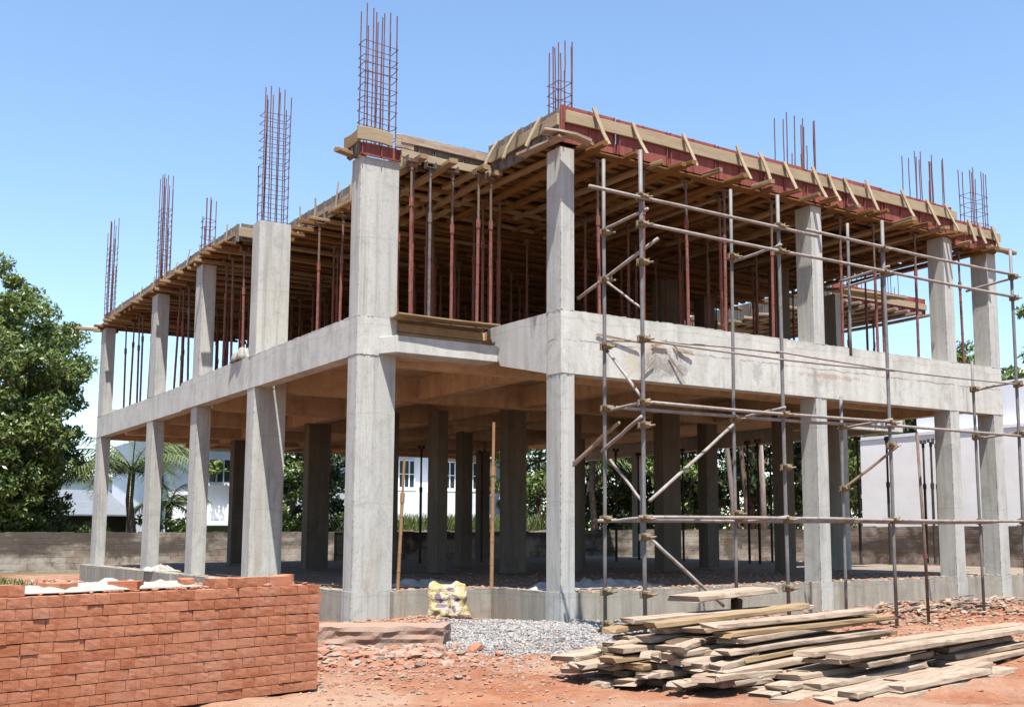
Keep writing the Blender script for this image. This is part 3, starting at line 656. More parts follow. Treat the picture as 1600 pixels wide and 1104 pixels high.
# battens directly under the deck (crosswise), then bearers on the prop heads
m = MB()
y = .3
while y < 18.1:
    xa = .02 if y < 2 else (-1.0 if y < 7.8 else -1.7)
    x = xa
    while x < 9.55:
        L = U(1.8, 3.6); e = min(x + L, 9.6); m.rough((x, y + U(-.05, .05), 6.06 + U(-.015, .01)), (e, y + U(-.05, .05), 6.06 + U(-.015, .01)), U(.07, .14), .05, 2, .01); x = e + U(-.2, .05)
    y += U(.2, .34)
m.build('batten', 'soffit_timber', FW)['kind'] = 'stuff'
x = .28; k = 0; front = []
while x < 9.5:
    zz = 5.985 + U(-.012, .012) - (.14 if x > 8.4 else 0); far = U(3.2, 4.6); tip = -U(.26, .46) if x < 8.5 else -.3
    yaw = U(-.16, .16)
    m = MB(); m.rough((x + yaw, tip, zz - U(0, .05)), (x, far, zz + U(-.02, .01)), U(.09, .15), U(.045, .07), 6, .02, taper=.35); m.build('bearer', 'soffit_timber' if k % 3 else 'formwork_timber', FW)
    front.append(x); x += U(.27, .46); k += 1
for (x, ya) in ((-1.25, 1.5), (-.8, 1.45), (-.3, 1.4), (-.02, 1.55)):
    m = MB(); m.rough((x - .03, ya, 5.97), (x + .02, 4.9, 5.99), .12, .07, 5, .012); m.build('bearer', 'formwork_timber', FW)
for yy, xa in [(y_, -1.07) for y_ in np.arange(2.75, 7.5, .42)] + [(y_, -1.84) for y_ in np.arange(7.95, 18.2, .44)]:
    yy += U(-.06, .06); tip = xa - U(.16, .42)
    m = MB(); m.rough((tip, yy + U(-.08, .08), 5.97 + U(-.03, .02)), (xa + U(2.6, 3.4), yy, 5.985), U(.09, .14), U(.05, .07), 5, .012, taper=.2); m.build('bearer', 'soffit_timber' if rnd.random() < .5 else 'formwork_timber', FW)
m = MB()
for yy in np.arange(5.2, 18, .85):
    for x0 in (1.8, 4.6, 7.2): m.rough((x0 + U(-.3, .3), yy, 5.975), (x0 + 2.6, yy + U(-.1, .1), 5.975), .1, .07, 3, .01)
m.build('inner_bearer', 'soffit_timber', FW)
# corner boards over the two front columns and the long stick at the far left
m = MB(); m.rough((-.38, -.12, 6.02), (.28, -.28, 5.95), .2, .035, 3, .015); m.rough((-.2, .7, 5.96), (-.14, -.25, 5.96), .14, .04, 3, .01); m.build('edge_board', 'weathered_board', FW)
m = MB(); m.rough((-2.55, 18.3, 5.98), (-1.7, 18.2, 5.98), .12, .08, 3, .01); m.rough((-2.15, 18.0, 5.9), (-1.6, 18.1, 5.93), .14, .06, 2, .02); m.build('bearer', 'formwork_timber', FW)
m = MB(); m.rough((9.35, -.1, 5.86), (10.0, -.14, 5.86), .14, .06, 3, .01); m.rough((9.4, -.05, 5.93), (9.85, -.03, 5.93), .12, .05, 3, .01); m.build('bearer', 'weathered_board', FW)
# wing formwork at the back right, seen through the upper storey
W2 = thing('wing_formwork', 'sunlit timber and red panel formwork of the rear wing seen between the right columns', 'formwork', (12, 6, 5.9))
FWs = FW; FW = W2
panel(10.9, 5.1, 14.2, 5.1, 6.0, 6.42, 'red_panel', L=.8); panel(10.9, 12.0, 10.9, 5.1, 6.0, 6.40, 'grey_panel', L=.9)
waler((10.9, 5.03, 6.2), (14.2, 5.03, 6.2), .035, .14)
for x in np.arange(11.0, 14.2, .42):
    m = MB(); m.rough((x, 4.7, 5.94), (x, 9, 5.97), .12, .06, 4, .012); m.build('bearer', 'weathered_board', W2)
for yy in np.arange(5.6, 12, .5):
    m = MB(); m.rough((10.5, yy, 5.96), (12.2, yy, 5.96), .13, .06, 3, .02); m.build('bearer', 'pale_timber', W2)
m = MB(); m.box(10.92, 14.1, 5.14, 18, 6.08, 6.14); m.box(9.7, 10.92, 12.2, 18, 6.081, 6.141); m.build('deck', 'dark_timber', W2)
FW = FWs
m = MB()
for k in range(3): m.rough((9.5, 3.75 + k * .16, 5.84 + k * .035), (11.6, 3.6 + k * .2, 5.86 + k * .035), .18, .035, 4, .02)
o = m.build('plank_platform', 'pale_timber'); tag(o, 'loose pale planks bridging out from the head of an inner column', 'planks')
# timber landing that carries the front props above the sunshade slab
m = MB(); m.rough((-1.6, 1.62, 3.705), (-.08, 1.60, 3.705), .28, .022, 7, .006); m.rough((-1.58, 1.9, 3.705), (-.05, 1.9, 3.705), .25, .022, 5, .006)
o = m.build('prop_board', 'formwork_timber'); tag(o, 'long brown boards carrying the props above the thin projecting slab', 'boards')

# ---------------------------------------------------------------- props
def make_prop(h, mats, label, loc, group, r=.0235, lean=(0, 0), split=None, head=True):
    """telescopic steel prop: base plate, outer tube, inner tube, head"""
    t = thing('steel_prop', label, 'steel prop', loc, group); x, y, z = loc
    sp = split if split else h * U(.62, .78); P = lambda k: (x + lean[0] * k / h, y + lean[1] * k / h, z + k)
    m = MB(); m.tube(P(.006), P(sp), r, 8); m.tube(P(sp - .12), P(sp + .01), r * 1.35, 8)
    for k in range(1, 5): m.tube(P(sp * k / 5.3), P(sp * k / 5.3 + .02), r * 1.12, 8)
    m.build('outer_tube', mats[0], t, smooth=False)
    m = MB(); m.tube(P(sp), P(h - .05), r * .78, 8); m.build('inner_tube', mats[1], t)
    m = MB(); m.box(x - .06, x + .06, y - .06, y + .06, z, z + .008); m.build('base_plate', mats[0], t)
    if not head: return t
    m = MB(); q = P(h); m.box(q[0] - .07, q[0] + .07, q[1] - .05, q[1] + .05, h + z - .05, h + z - .042)
    m.box(q[0] - .075, q[0] - .067, q[1] - .05, q[1] + .05, h + z - .05, h + z + .04); m.box(q[0] + .067, q[0] + .075, q[1] - .05, q[1] + .05, h + z - .05, h + z + .04)
    m.tube(P(h - .16), P(h - .05), r * 1.1, 8); m.build('head', mats[1], t); return t
RED = ('prop_red', 'prop_upper'); 
G1 = 'red steel props along the front beam of the upper storey'
for i, x in enumerate((.12, .72, 1.49, 2.32, 3.05, 3.32, 4.03, 5.12, 5.6, 6.45, 7.07, 7.5, 8.75)):
    make_prop(2.235 if x < 8.5 else 2.1, RED, 'red steel prop on the front beam behind scaffolding, %s from the corner column' % ORD[i], (x, .12 if i not in (5, 10) else .5, ZC), G1, lean=(U(-.03, .03), 0))
for i, (x, y) in enumerate(((-1.40, 1.62), (-1.22, 1.95), (-1.06, 1.72), (-.72, 1.7), (-.36, 1.6), (.02 - .12, 1.66))):
    make_prop(2.21, RED if i != 2 else ('prop_grey', 'prop_grey'), 'steel prop on boards above the thin slab, %s from the broad column' % ORD[i], (x, y, 3.725), 'props above the thin projecting slab', lean=(U(-.02, .04), 0))
for i, (y, hh) in enumerate(((2.75, 0), (3.25, 1), (4.0, 1), (4.7, 0), (5.35, 0), (7.6, 1), (7.95, 0), (8.6, 0), (9.1, 0), (10.9, 0), (11.4, 1), (11.9, 0), (12.45, 0), (14.6, 0), (15.3, 1), (15.6, 0), (16.3, 0), (16.9, 0))):
    make_prop(2.24, RED if not hh else ('prop_grey', 'prop_upper'), 'steel prop on the left upper edge, %s back from the broad corner column' % ORD[i], (-1.62 if y > 7.8 else -.98 - U(0, .3), y, 3.705), 'props along the left edge of the upper storey', lean=(U(-.05, .05), U(-.05, .05)))
base = make_prop(2.25, ('prop_red', 'prop_upper'), 'shadowed red steel prop inside the upper storey between floor and formwork', (.6, 2.6, 3.685), 'props standing inside the dark upper storey')
n = 0
for yy in np.arange(2.6, 18, .95):
    for x in np.arange(-.4, 9.5, .92):
        if (n := n + 1) == 1: continue
        if x < .3 and yy < 3: continue
        dup(base, (x + U(-.25, .25), yy + U(-.25, .25), 3.685), U(0, 3))
for i, (x, y) in enumerate(((11.2, 5.5), (12.0, 5.6), (12.8, 5.5), (13.5, 6.1), (11.6, 7.2), (12.6, 7.4), (13.4, 8.2), (11.3, 9.5), (12.4, 10), (10.2, 6.2), (10.3, 8.0))):
    t = dup(base, (x, y, 3.685), .3); t['label'] = 'dark red steel prop under the rear wing formwork, between the two right columns'; t['group'] = 'props under the rear wing formwork'
# ground floor props
make_prop(1.85, ('prop_rust', 'prop_rust'), 'rusty yellow-brown steel prop just right of the broad corner column, ground floor', (-1.36, 1.93, 0), None, lean=(.07, 0), r=.024, split=1.3, head=False)
make_prop(2.4, ('prop_rust', 'prop_rust'), 'tall orange rusty steel prop at the inner plinth corner', (.05, 1.83, .0), None, lean=(.02, 0), r=.028, split=1.7, head=False)
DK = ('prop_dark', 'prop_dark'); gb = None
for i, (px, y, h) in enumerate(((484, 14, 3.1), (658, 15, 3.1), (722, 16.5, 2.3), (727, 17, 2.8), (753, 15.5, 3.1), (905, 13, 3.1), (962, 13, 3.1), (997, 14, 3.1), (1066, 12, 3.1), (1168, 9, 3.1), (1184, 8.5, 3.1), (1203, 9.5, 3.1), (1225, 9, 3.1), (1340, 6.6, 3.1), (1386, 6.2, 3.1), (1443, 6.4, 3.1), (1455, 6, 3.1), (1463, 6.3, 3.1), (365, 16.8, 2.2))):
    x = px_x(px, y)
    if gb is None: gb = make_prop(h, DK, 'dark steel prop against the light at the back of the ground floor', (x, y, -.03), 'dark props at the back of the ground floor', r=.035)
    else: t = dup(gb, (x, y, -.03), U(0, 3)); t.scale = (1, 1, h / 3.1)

# ---------------------------------------------------------------- scaffolding
SC = thing('scaffolding', 'grey steel tube scaffolding of standards, ledgers and braces before the right front', 'scaffolding', (3, -2, GZ))
def stube(name, p, q, r=.024, mat='scaffold_tube', bend=0, lab=None):
    m = MB(); p, q = Vector(p), Vector(q); k = 6
    pts = [p.lerp(q, i / k) + Vector((U(-.004, .004), U(-.004, .004), U(-.003, .003) + bend * math.sin(i / k * math.pi))) for i in range(k + 1)]
    m.path(pts, [r] * (k + 1), 10); o = m.build(name, mat, SC, smooth=True)
    if lab: o['label'] = lab
    return o
def coupler(x, y, z):
    m = MB(); s = .036
    m.tube((x, y, z - .045), (x, y, z + .045), .04, 8); m.tube((x - .05, y - .04, z), (x + .05, y - .04, z), .038, 8); m.tube((x + .03, y - .07, z - .01), (x + .1, y - .09, z + .0), .012, 6); m.tube((x - .07, y - .02, z + .03), (x - .07, y - .02, z - .03), .014, 6)
    m.box(x + .02, x + .075, y - .05, y - .03, z - .012, z + .012); m.box(x - .06, x - .03, y - .09, y + .02, z + .01, z + .03)
    m.tube((x + .06, y - .06, z - .03), (x + .06, y - .06, z + .045), .008, 6); m.tube((x - .05, y + .02, z - .045), (x - .05, y + .02, z + .035), .008, 6)
    m.build('coupler', 'coupler_steel', SC)
outer = [(-.455, -.47, 5.11, -.45), (1.73, -.45, 4.97, 1.75), (3.71, -.45, 4.96, 3.715), (6.63, -.45, 5.0, 6.6)]
inn = [(-.46, -.45, 5.2, -.475), (1.59, -.45, 5.2, 1.55), (3.57, -.45, 2.62, 3.545), (6.55, -.45, 3.35, 6.57)]
for (x, z0, z1, xb) in outer: stube('standard', (xb, -2.3, z0), (x, -2.3, z1))
for (x, z0, z1, xb) in inn: stube('standard', (xb, -1.6, z0), (x, -1.6, z1), r=.022)
stube('standard', (3.8, -1.6, 3.2), (3.82, -1.6, 5.1), .022)
for x0, x1, z, y in ((-.55, 3.0, .93, -2.345), (2.9, 6.75, .92, -2.345), (-.6, 3.3, .90, -1.645), (3.1, 6.8, .91, -1.645), (-.45, 3.72, 2.205, -2.345), (3.6, 6.7, 2.165, -2.345), (-.5, 3.1, 2.215, -1.645), (3.0, 4.6, 2.22, -1.645),
                     (-.46, 2.9, 4.24, -2.345), (2.8, 6.72, 4.245, -2.345), (-1.21, 2.4, 4.54, -2.345), (2.2, 6.72, 4.585, -2.345)):
    stube('ledger', (x0, y, z), (x1, y, z + U(-.01, .01)), .021, 'ledger_tube', bend=U(-.015, .008))
stube('ledger', (-.5, -2.345, 2.90), (3.8, -2.345, 2.90), .013, 'ledger_tube', bend=-.03); stube('ledger', (1.6, -2.345, 2.96), (6.75, -2.345, 2.93), .012, 'ledger_tube', bend=-.04)
stube('ledger', (-.45, -1.62, 3.0), (1.8, -2.2, 2.98), .012, 'ledger_tube', bend=.03)
for x, z in ((-.46, 2.2), (1.66, 2.24), (3.64, 2.22), (6.6, 2.2), (-.46, .92), (1.66, .92), (3.64, .92), (6.6, .92), (-.46, 4.38), (1.66, 4.3), (3.7, 4.3), (6.6, 4.52), (3.78, 4.22), (6.6, 2.95)):
    dz = U(-.04, .08); stube('transom', (x + .035, -1.5, z - .03), (x + .05, -2.37, z + dz * .3 + .02), .019, 'ledger_tube')
for p, q, r, mt in (((-.26, -2.36, 4.09), (-.56, -1.2, 3.56), .021, 'ledger_tube'), ((-.46, -1.64, 3.7), (-.46, -2.31, 3.26), .014, 'ledger_tube'), ((-.43, -1.61, 2.88), (-.43, -2.29, 2.23), .019, 'ledger_tube'), ((-.5, -2.34, 2.04), (-.51, -1.6, 1.70), .021, 'ledger_tube'),
                    ((-.43, -1.65, 1.6), (-.43, -2.24, 1.11), .017, 'ledger_tube'), ((-.4, -2.34, 1.11), (1.5, -1.66, 2.11), .021, 'ledger_tube'), ((-.42, -2.35, .71), (.42, -2.62, -.05), .020, 'ledger_tube'), ((-.46, -1.5, -.25), (-.43, -2.45, -.42), .018, 'scaffold_tube')):
    stube('brace', p, q, r, mt)
for (p, q) in (((-.39, -1.56, 1.95), (-.25, -.66, 1.62)), ((-.36, -1.75, 2.03), (-.30, -.72, 1.58)), ((3.56, -1.56, 1.33), (3.74, -2.42, 1.9))):
    m = MB(); m.rough(p, q, .035, .03, 4, .012); m.build('brace', 'weathered_board', SC)['label'] = 'rough timber pole used as a brace'
for (x, _, z1, xb) in outer:
    for z in (.92, 2.2, 4.24, 4.56): coupler(x if z > 2 else xb, -2.3, z)
for (x, _, z1, xb) in inn:
    for z in (.92, 2.2, 4.3):
        if z < z1: coupler(x if z > 2 else xb, -1.6, z)
for x, y, z in ((-.455, -2.3, .72), (-.46, -1.6, 2.93), (-.455, -2.3, 2.92), (-.46, -1.6, 3.72), (1.74, -2.3, 1.55), (-.46, -1.6, -.26), (-.45, -2.3, .1), (-.455, -2.3, 3.8), (-.455, -2.3, 1.95), (1.58, -1.6, 1.0), (-.47, -1.6, .1), (3.56, -1.6, 1.35), (3.71, -2.3, 1.9), (6.62, -2.3, 2.93), (6.55, -1.6, 2.93), (1.73, -2.3, .1)): coupler(x, y, z)
t = thing('steel_prop', 'dark rusty steel pole standing on red soil before the right end of the plinth', 'steel pole', (4.62, -2.1, GZ))
m = MB(); m.path([(4.62, -2.1, GZ), (4.6, -2.1, .6), (4.55, -2.08, 2.15)], [.022, .022, .02], 8); m.build('tube', 'prop_upper', t, smooth=True)
m = MB(); m.tube((4.61, -2.1, .4), (4.60, -2.1, .46), .03, 8); m.build('collar', 'prop_red', t)

# ---------------------------------------------------------------- brick stack
BA = Vector((.972, .235, 0)).normalized(); BB = Vector((-.235, .972, 0)).normalized(); BC = Vector((-4.66, -3.49, GZ + .012))
protos = {}
def brick_mesh(L, D, H, seed):
    r = random.Random(seed); nx_, ny_, nz_ = 4, 3, 2
    import bmesh
    bm = bmesh.new(); bmesh.ops.create_cube(bm, size=1)
    bmesh.ops.subdivide_edges(bm, edges=bm.edges[:], cuts=2, use_grid_fill=True)
    for v in bm.verts:
        c = v.co
        k = sum(abs(abs(a) - .5) < 1e-4 for a in c)
        s = .985 if k >= 2 else 1.0
        v.co = Vector((c.x * L * (s if abs(c.x) > .49 else 1), c.y * D * (s if abs(c.y) > .49 else 1), c.z * H * (s if abs(c.z) > .49 else 1))) + Vector((r.uniform(-1, 1), r.uniform(-1, 1), r.uniform(-1, 1))) * .0013
        v.co.z += H / 2
    me = bpy.data.meshes.new('brick'); bm.to_mesh(me); bm.free(); me.materials.append(MATS['clay_brick']); return me
for kind, L in (('stretcher', .205), ('header', .102), ('half', .15)): protos[kind] = [brick_mesh(L, .102 if kind == 'stretcher' else .205, .069, 10 * i + len(kind)) for i in range(5)]
NC = 11; CH = .0735; nb = 0
for c in range(NC):
    s = U(-.012, .012); i = 0; z = c * CH
    while s < 2.75:
        k = rnd.choice(['header', 'header', 'header', 'header', 'half', 'header', 'header', 'header', 'stretcher']); L = {'stretcher': .205, 'header': .102, 'half': .15}[k]; D = .102 if k == 'stretcher' else .205
        if not (c == NC - 1 and 2.38 < s):  # the far left end is one course lower
            o = bpy.data.objects.new('brick', rnd.choice(protos[k])); C.objects.link(o)
            p = BC - BA * (s + L / 2) + BB * (D / 2 + U(-.0022, .0022) + (U(-.010, .006) if rnd.random() < .08 else 0)); o.location = (p.x, p.y, BC.z + z + U(0, .0015))
            o.rotation_euler = (U(-.006, .006), U(-.006, .006), math.atan2(BA.y, BA.x) + U(-.014, .014)); i += 1; nb += 1
            cn = 'top course' if c == NC - 1 else ('bottom course' if c == 0 else '%s course' % ORD[NC - 1 - c])
            tag(o, 'red brick in %s of stack, %s from right' % (cn, ORD[i - 1]), 'brick', 'bricks laid in the front face of the big stack')
        s += L + U(.0004, .0028)
m = MB(); cc = BC - BA * 1.4 + BB * .42; m.obox((cc.x, cc.y, BC.z + NC * CH / 2 - .006), BA, BB, Vector((0, 0, 1)), 1.36, .212, NC * CH / 2 - .006)
tag(m.build('brick_pile_rear', 'clay_brick'), 'rear mass of red bricks behind the front face of the big stack', 'bricks', kind='stuff')
def topbrick(s, b, z, rz, lab, k='stretcher', tilt=0):
    p = BC - BA * s + BB * b; o = bpy.data.objects.new('brick', rnd.choice(protos[k])); C.objects.link(o)
    o.location = (p.x, p.y, BC.z + NC * CH + z); o.rotation_euler = (tilt, U(-.03, .03), math.atan2(BA.y, BA.x) + rz); tag(o, lab, 'brick', 'loose bricks on top of the big stack')
for i, (s, b, z, rz, k) in enumerate(((.33, .1, 0, .05, 'stretcher'), (.55, .12, 0, -.03, 'stretcher'), (.72, .1, 0, .2, 'header'), (.85, .12, 0, -.1, 'header'), (1.0, .28, 0, 1.2, 'stretcher'), (.16, .3, 0, .4, 'stretcher'), (1.5, .2, 0, .8, 'half'), (1.95, .25, .0, .3, 'half'), (2.3, .15, 0, .02, 'header'))):
    topbrick(s, b, z, rz, 'loose red brick lying on top of the big stack, %s from its right end' % ORD[i], k)
for i, s in enumerate((2.52, 2.73, 2.94)): topbrick(s - .1, .1, -CH + .002, .01, 'red brick in the low step at the stack left end, %s from right' % ORD[i]); topbrick(s - .12, .12, .004, .01, 'red brick on the raised left end of stack, %s from right' % ORD[i])
def cloth(name, cx, cy, cz, lx, ly, ang, amp, mat, label, cat, seed=1, n=26, drop=0):
    vs = []; fs = []; uv = []
    for j in range(n):
        for i in range(n):
            u, v = i / (n - 1) - .5, j / (n - 1) - .5
            e = 1 + .25 * noise.noise(Vector((math.atan2(v, u) * 1.3, seed * 3.1, 0)))
            x, y = u * lx * e, v * ly * e; r = max(abs(u), abs(v)) * 2
            z = amp * (noise.fractal(Vector((x * 5 + seed * 9, y * 5, seed)), 1, 2, 4) + .6) * (1 - r ** 4) + .004 - drop * max(0, r - .7)
            vs.append((cx + x * math.cos(ang) - y * math.sin(ang), cy + x * math.sin(ang) + y * math.cos(ang), cz + max(.002, z)))
    for j in range(n - 1):
        for i in range(n - 1):
            fs.append((j * n + i, j * n + i + 1, (j + 1) * n + i + 1, (j + 1) * n + i)); uv += [(0, 0)] * 4
    m = MB(); m.add(vs, fs, uv); o = m.build(name, mat, smooth=True)
    sd = o.modifiers.new('thickness', 'SOLIDIFY'); sd.thickness = .004; return tag(o, label, cat)
TZ = BC.z + NC * CH; p = BC - BA * 1.45 + BB * .33
cloth('plastic_sheet', p.x, p.y, TZ + .01, 1.1, .42, math.atan2(BA.y, BA.x), .06, 'sheet_plastic', 'crumpled cream plastic sheet lying on top of the brick stack', 'sheet', 3)
p = BC - BA * 2.05 + BB * .3
cloth('plastic_sheet', p.x, p.y, TZ + .008, .55, .4, .3, .05, 'sheet_plastic', 'small crumpled white plastic sheet at the left of the stack top', 'sheet', 6)
m = MB()
for i in range(260):
    s = U(.05, 2.35); b = U(.03, .6); p = BC - BA * s + BB * b; r = U(.006, .024); m.blob((p.x, p.y, TZ + r * .4), r, (1.3, 1, .6))
tag(m.build('brick_rubble', 'debris_red'), 'broken red brick bits on top of the big stack', 'rubble', kind='stuff')

# ---------------------------------------------------------------- stone block, sack, gravel, rubble
m = MB(); a = Vector((-3.55, -.35, 0)); b_ = Vector((-2.34, -1.22, 0)); ax = (b_ - a).normalized(); ay = Vector((-ax.y, ax.x, 0))
vs = []; fs = []; uv = []
NX_, NY_, NZ_ = 36, 10, 6
def surf(u, v, w):  # lumpy block
    x = u * (b_ - a).length; y = v * .62; z = w * .25
    nn = noise.fractal(Vector((x * 3, y * 3, z * 9)), 1, 2, 5) * .025
    q = a + ax * (x + nn * (1 if u > .9 else .3)) + ay * (y + nn * 1.2 * (1 - 2 * v)); 
    lay = .007 * math.sin(z * 70 + noise.noise(Vector((x * 2, 0, 0))) * 3) * (1 if v < .05 else 0)
    q = q - ay * lay; q.z = GZ - .03 + z + nn * .7 * w - .03 * w * (u < .05); return q
def grid(fn, n1, n2):
    o = len(vs)
    for j in range(n2 + 1):
        for i in range(n1 + 1): vs.append(fn(i / n1, j / n2))
    for j in range(n2):
        for i in range(n1):
            p0 = o + j * (n1 + 1) + i; fs.append((p0, p0 + 1, p0 + n1 + 2, p0 + n1 + 1)); uv.extend([(0, 0)] * 4)
grid(lambda i, j: surf(i, 0, j), NX_, NZ_); grid(lambda i, j: surf(i, j, 1), NX_, NY_); grid(lambda i, j: surf(1, i, j), NY_, NZ_); grid(lambda i, j: surf(0, 1 - i, j), NY_, NZ_); grid(lambda i, j: surf(1 - i, 1, j), NX_, NZ_)
m.add(vs, fs, uv); o = m.build('stone_block', 'laterite'); tag(o, 'long low rough block of reddish stone beside the brick stack', 'stone block')

def sack(x, y, z, w, h, d, ang, label, seed, tilt=.12):
    n1, n2 = 22, 26; vs = []; fs = []; uv = []
    for side in (1, -1):
        o = len(vs)
        for j in range(n2 + 1):
            for i in range(n1 + 1):
                u, v = i / n1, j / n2
                e = (1 - (2 * u - 1) ** 8) ** .6 * (1 - abs(2 * v - 1) ** 9) ** .6
                th = d / 2 * e * (1.25 - .7 * v) * (1 + .6 * noise.fractal(Vector((u * 4 + seed, v * 5, side)), 1, 2, 3)) + .002
                ear = (.05 * math.exp(-((u - .12) / .12) ** 2) + .035 * math.exp(-((u - .78) / .14) ** 2)) * max(0, v - .7) / .3
                X = (u - .5) * w * (1 + .06 * math.sin(v * 7 + seed)) * (1.14 - .26 * v); Z = v * h + ear + .02 * noise.noise(Vector((u * 6, v * 4, seed)))
                Y = -side * th + Z * tilt
                vs.append((x + X * math.cos(ang) - Y * math.sin(ang), y + X * math.sin(ang) + Y * math.cos(ang), z + Z))
        for j in range(n2):
            for i in range(n1):
                p0 = o + j * (n1 + 1) + i; q = [(p0, i, j), (p0 + 1, i + 1, j), (p0 + n1 + 2, i + 1, j + 1), (p0 + n1 + 1, i, j + 1)]
                if side < 0: q = q[::-1]
                fs.append(tuple(a_[0] for a_ in q)); uv += [(a_[1] / n1, a_[2] / n2) for a_ in q]
    m = MB(); m.add(vs, fs, uv); return tag(m.build('sack', 'printed_sack', smooth=True), label, 'sack')
sack(-.86, 1.40, -.39, .54, .47, .2, -.3, 'full yellow and cream printed sack leaning against the plinth', 2, tilt=.28)

m = MB(); rs = random.Random(5)
for i in range(10500):
    a_ = rs.random() * 6.283; r = (rs.random() ** .6); x = -.5 + 1.95 * r * math.cos(a_) ; y = -.85 + 1.95 * r * math.sin(a_)
    if y > -.02 - .02 and x > -.03: continue
    if y > 1.6: continue
    hh = .13 * max(0, 1 - r ** 1.2) + gheight(x, y) + .004
    if True:
        s = rs.uniform(.009, .021); m.blob((x, y, GZ + hh * (1 if r < .98 else 0) + s * .2), s, j=.25)
for i in range(4200):
    x = rs.gauss(-.9, 1.0); y = rs.gauss(-1.6, 1.0)
    if x > -.05 and y > -.05: continue
    if y > 1.6: continue
    s = rs.uniform(.007, .018); m.blob((x, y, GZ + gheight(x, y) + s * .3), s, j=.25)
tag(m.build('gravel_heap', 'gravel_stone'), 'low spread heap of grey gravel before the corner column', 'gravel', kind='stuff')
# the solid core of the heap
vs = []; fs = []; uv = []
n1 = 40
for j in range(n1 + 1):
    for i in range(n1 + 1):
        x = -2.6 + 4.3 * i / n1; y = -2.95 + 4.5 * j / n1; r = math.hypot((x + .5) / 1.95, (y + .85) / 1.95)
        h = .13 * max(0, 1 - r ** 1.2) + .002; inside = r < 1.05
        if (y > -.02 and x > -.02): h = -.1
        vs.append((x, y, GZ + gheight(x, y) + (h if r < 1 else -.02)))
for j in range(n1):
    for i in range(n1): p0 = j * (n1 + 1) + i; fs.append((p0, p0 + 1, p0 + n1 + 2, p0 + n1 + 1)); uv += [(0, 0)] * 4
def gravel_base():
    mt, nt, b = newmat('gravel_bed'); p_ = pos(nt)
    v = nt.nodes.new('ShaderNodeTexVoronoi'); v.inputs['Scale'].default_value = 38; nt.links.new(p_, v.inputs['Vector'])
    c = mix(nt, .6, ramp(nt, v.outputs['Distance'], [(.1, (.20, .19, .18)), (.55, (.07, .06, .055))]), mix(nt, noisen(nt, p_, 2, 4), (.19, .18, .17), (.22, .14, .09)))
    nt.links.new(c, b.inputs['Base Color']); b.inputs['Roughness'].default_value = .95; bump(nt, b, v.outputs['Distance'], .8, -.02)
gravel_base()
m = MB(); m.add(vs, fs, uv); tag(m.build('gravel_bed', 'gravel_bed', smooth=True), 'grey gravel bed under the loose stones of the heap', 'gravel', kind='stuff')
# scattered clods, brick fragments and chips on the yard
m = MB()
def scatter(nn, cx, cy, sx, sy, r0, r1, sq=(1.2, 1, .6)):
    for _ in range(nn):
        x, y = rs.gauss(cx, sx), rs.gauss(cy, sy)
        if (x > -.1 and y > -.06) or y > 1.65 and x > -2.1: continue
        if (Vector((x, y, 0)) - Vector((BC.x, BC.y, 0))).dot(BA) < .03 and (Vector((x, y, 0)) - Vector((BC.x, BC.y, 0))).dot(BB) > -.02 and x < -4.6: continue
        s = rs.uniform(r0, r1) * (1 if rs.random() > .05 else 1.8); m.blob((x, y, GZ + gheight(x, y) + s * .25), s, sq)
scatter(1500, -3.6, -2.4, 1.0, 1.1, .006, .022); scatter(420, -3.3, -1.5, .5, .5, .02, .055); scatter(1600, -2.2, -3.6, 1.6, 1.5, .004, .014)
scatter(900, 2.5, -.6, 3.2, .35, .008, .035); scatter(700, 7.2, -.9, 1.6, .45, .012, .05); scatter(500, .6, -1.5, 1.2, .5, .01, .035); scatter(1200, 3.5, -3.2, 2.6, 1.3, .006, .02); scatter(300, -1.4, 1.2, .5, .3, .01, .03)
scatter(900, 3.0, -4.6, 2.0, .8, .006, .03); scatter(700, 6.5, -2.2, 2.2, .7, .01, .04); scatter(500, .5, -3.4, 1.5, .5, .008, .03)
tag(m.build('scattered_rubble', 'rubble'), 'scattered soil clods, brick chips and stones over the red yard', 'rubble', kind='stuff')
m = MB()
for i in range(170):
    x = rs.gauss(6.6, 1.5); y = rs.gauss(-1.0, .35)
    if y > -.1: continue
    L = rs.uniform(.12, .5); an = rs.uniform(-.7, .9); z = GZ + gheight(x, y) + rs.uniform(.01, .06)
    m.bar((x, y, z), (x + L * math.cos(an), y + L * math.sin(an), z + rs.uniform(-.02, .04)), rs.uniform(.02, .09), .012)
tag(m.build('wood_scraps', 'weathered_board'), 'heap of pale wood scraps along the right end of the plinth', 'wood scraps', kind='stuff')
# spills and sheets on the ground floor edge
m = MB()
for i in range(420):
    e = rs.random()
    if e < .6: x, y = rs.uniform(.3, 9.6), rs.gauss(.25, .12)
    elif e < .8: x, y = -1.9 + abs(rs.gauss(0, .15)), rs.uniform(2.5, 17)
    else: x, y = rs.uniform(-1.4, .1), 1.85 + abs(rs.gauss(0, .2))
    if y < .02: continue
    s = rs.uniform(.01, .04); m.blob((x, y, s * .3 - .01), s, (1.3, 1, .5))
for i in range(1500):
    x, y = rs.uniform(-1.6, 9.2), .4 + abs(rs.gauss(0, 3.2))
    if x < .2 and y < 2.1: continue
    sz_ = rs.uniform(.006, .026); m.blob((x, y, -.02), sz_, (1.5, 1.2, .6))
tag(m.build('floor_rubble', 'rubble'), 'crumbs of mortar and brick along the edge of the ground floor', 'rubble', kind='stuff')
cloth('tarpaulin', 1.5, 1.4, -.02, 2.2, .9, .1, .1, 'grey_sheet', 'crumpled grey sheet on the ground floor right of the corner column', 'sheet', 5)
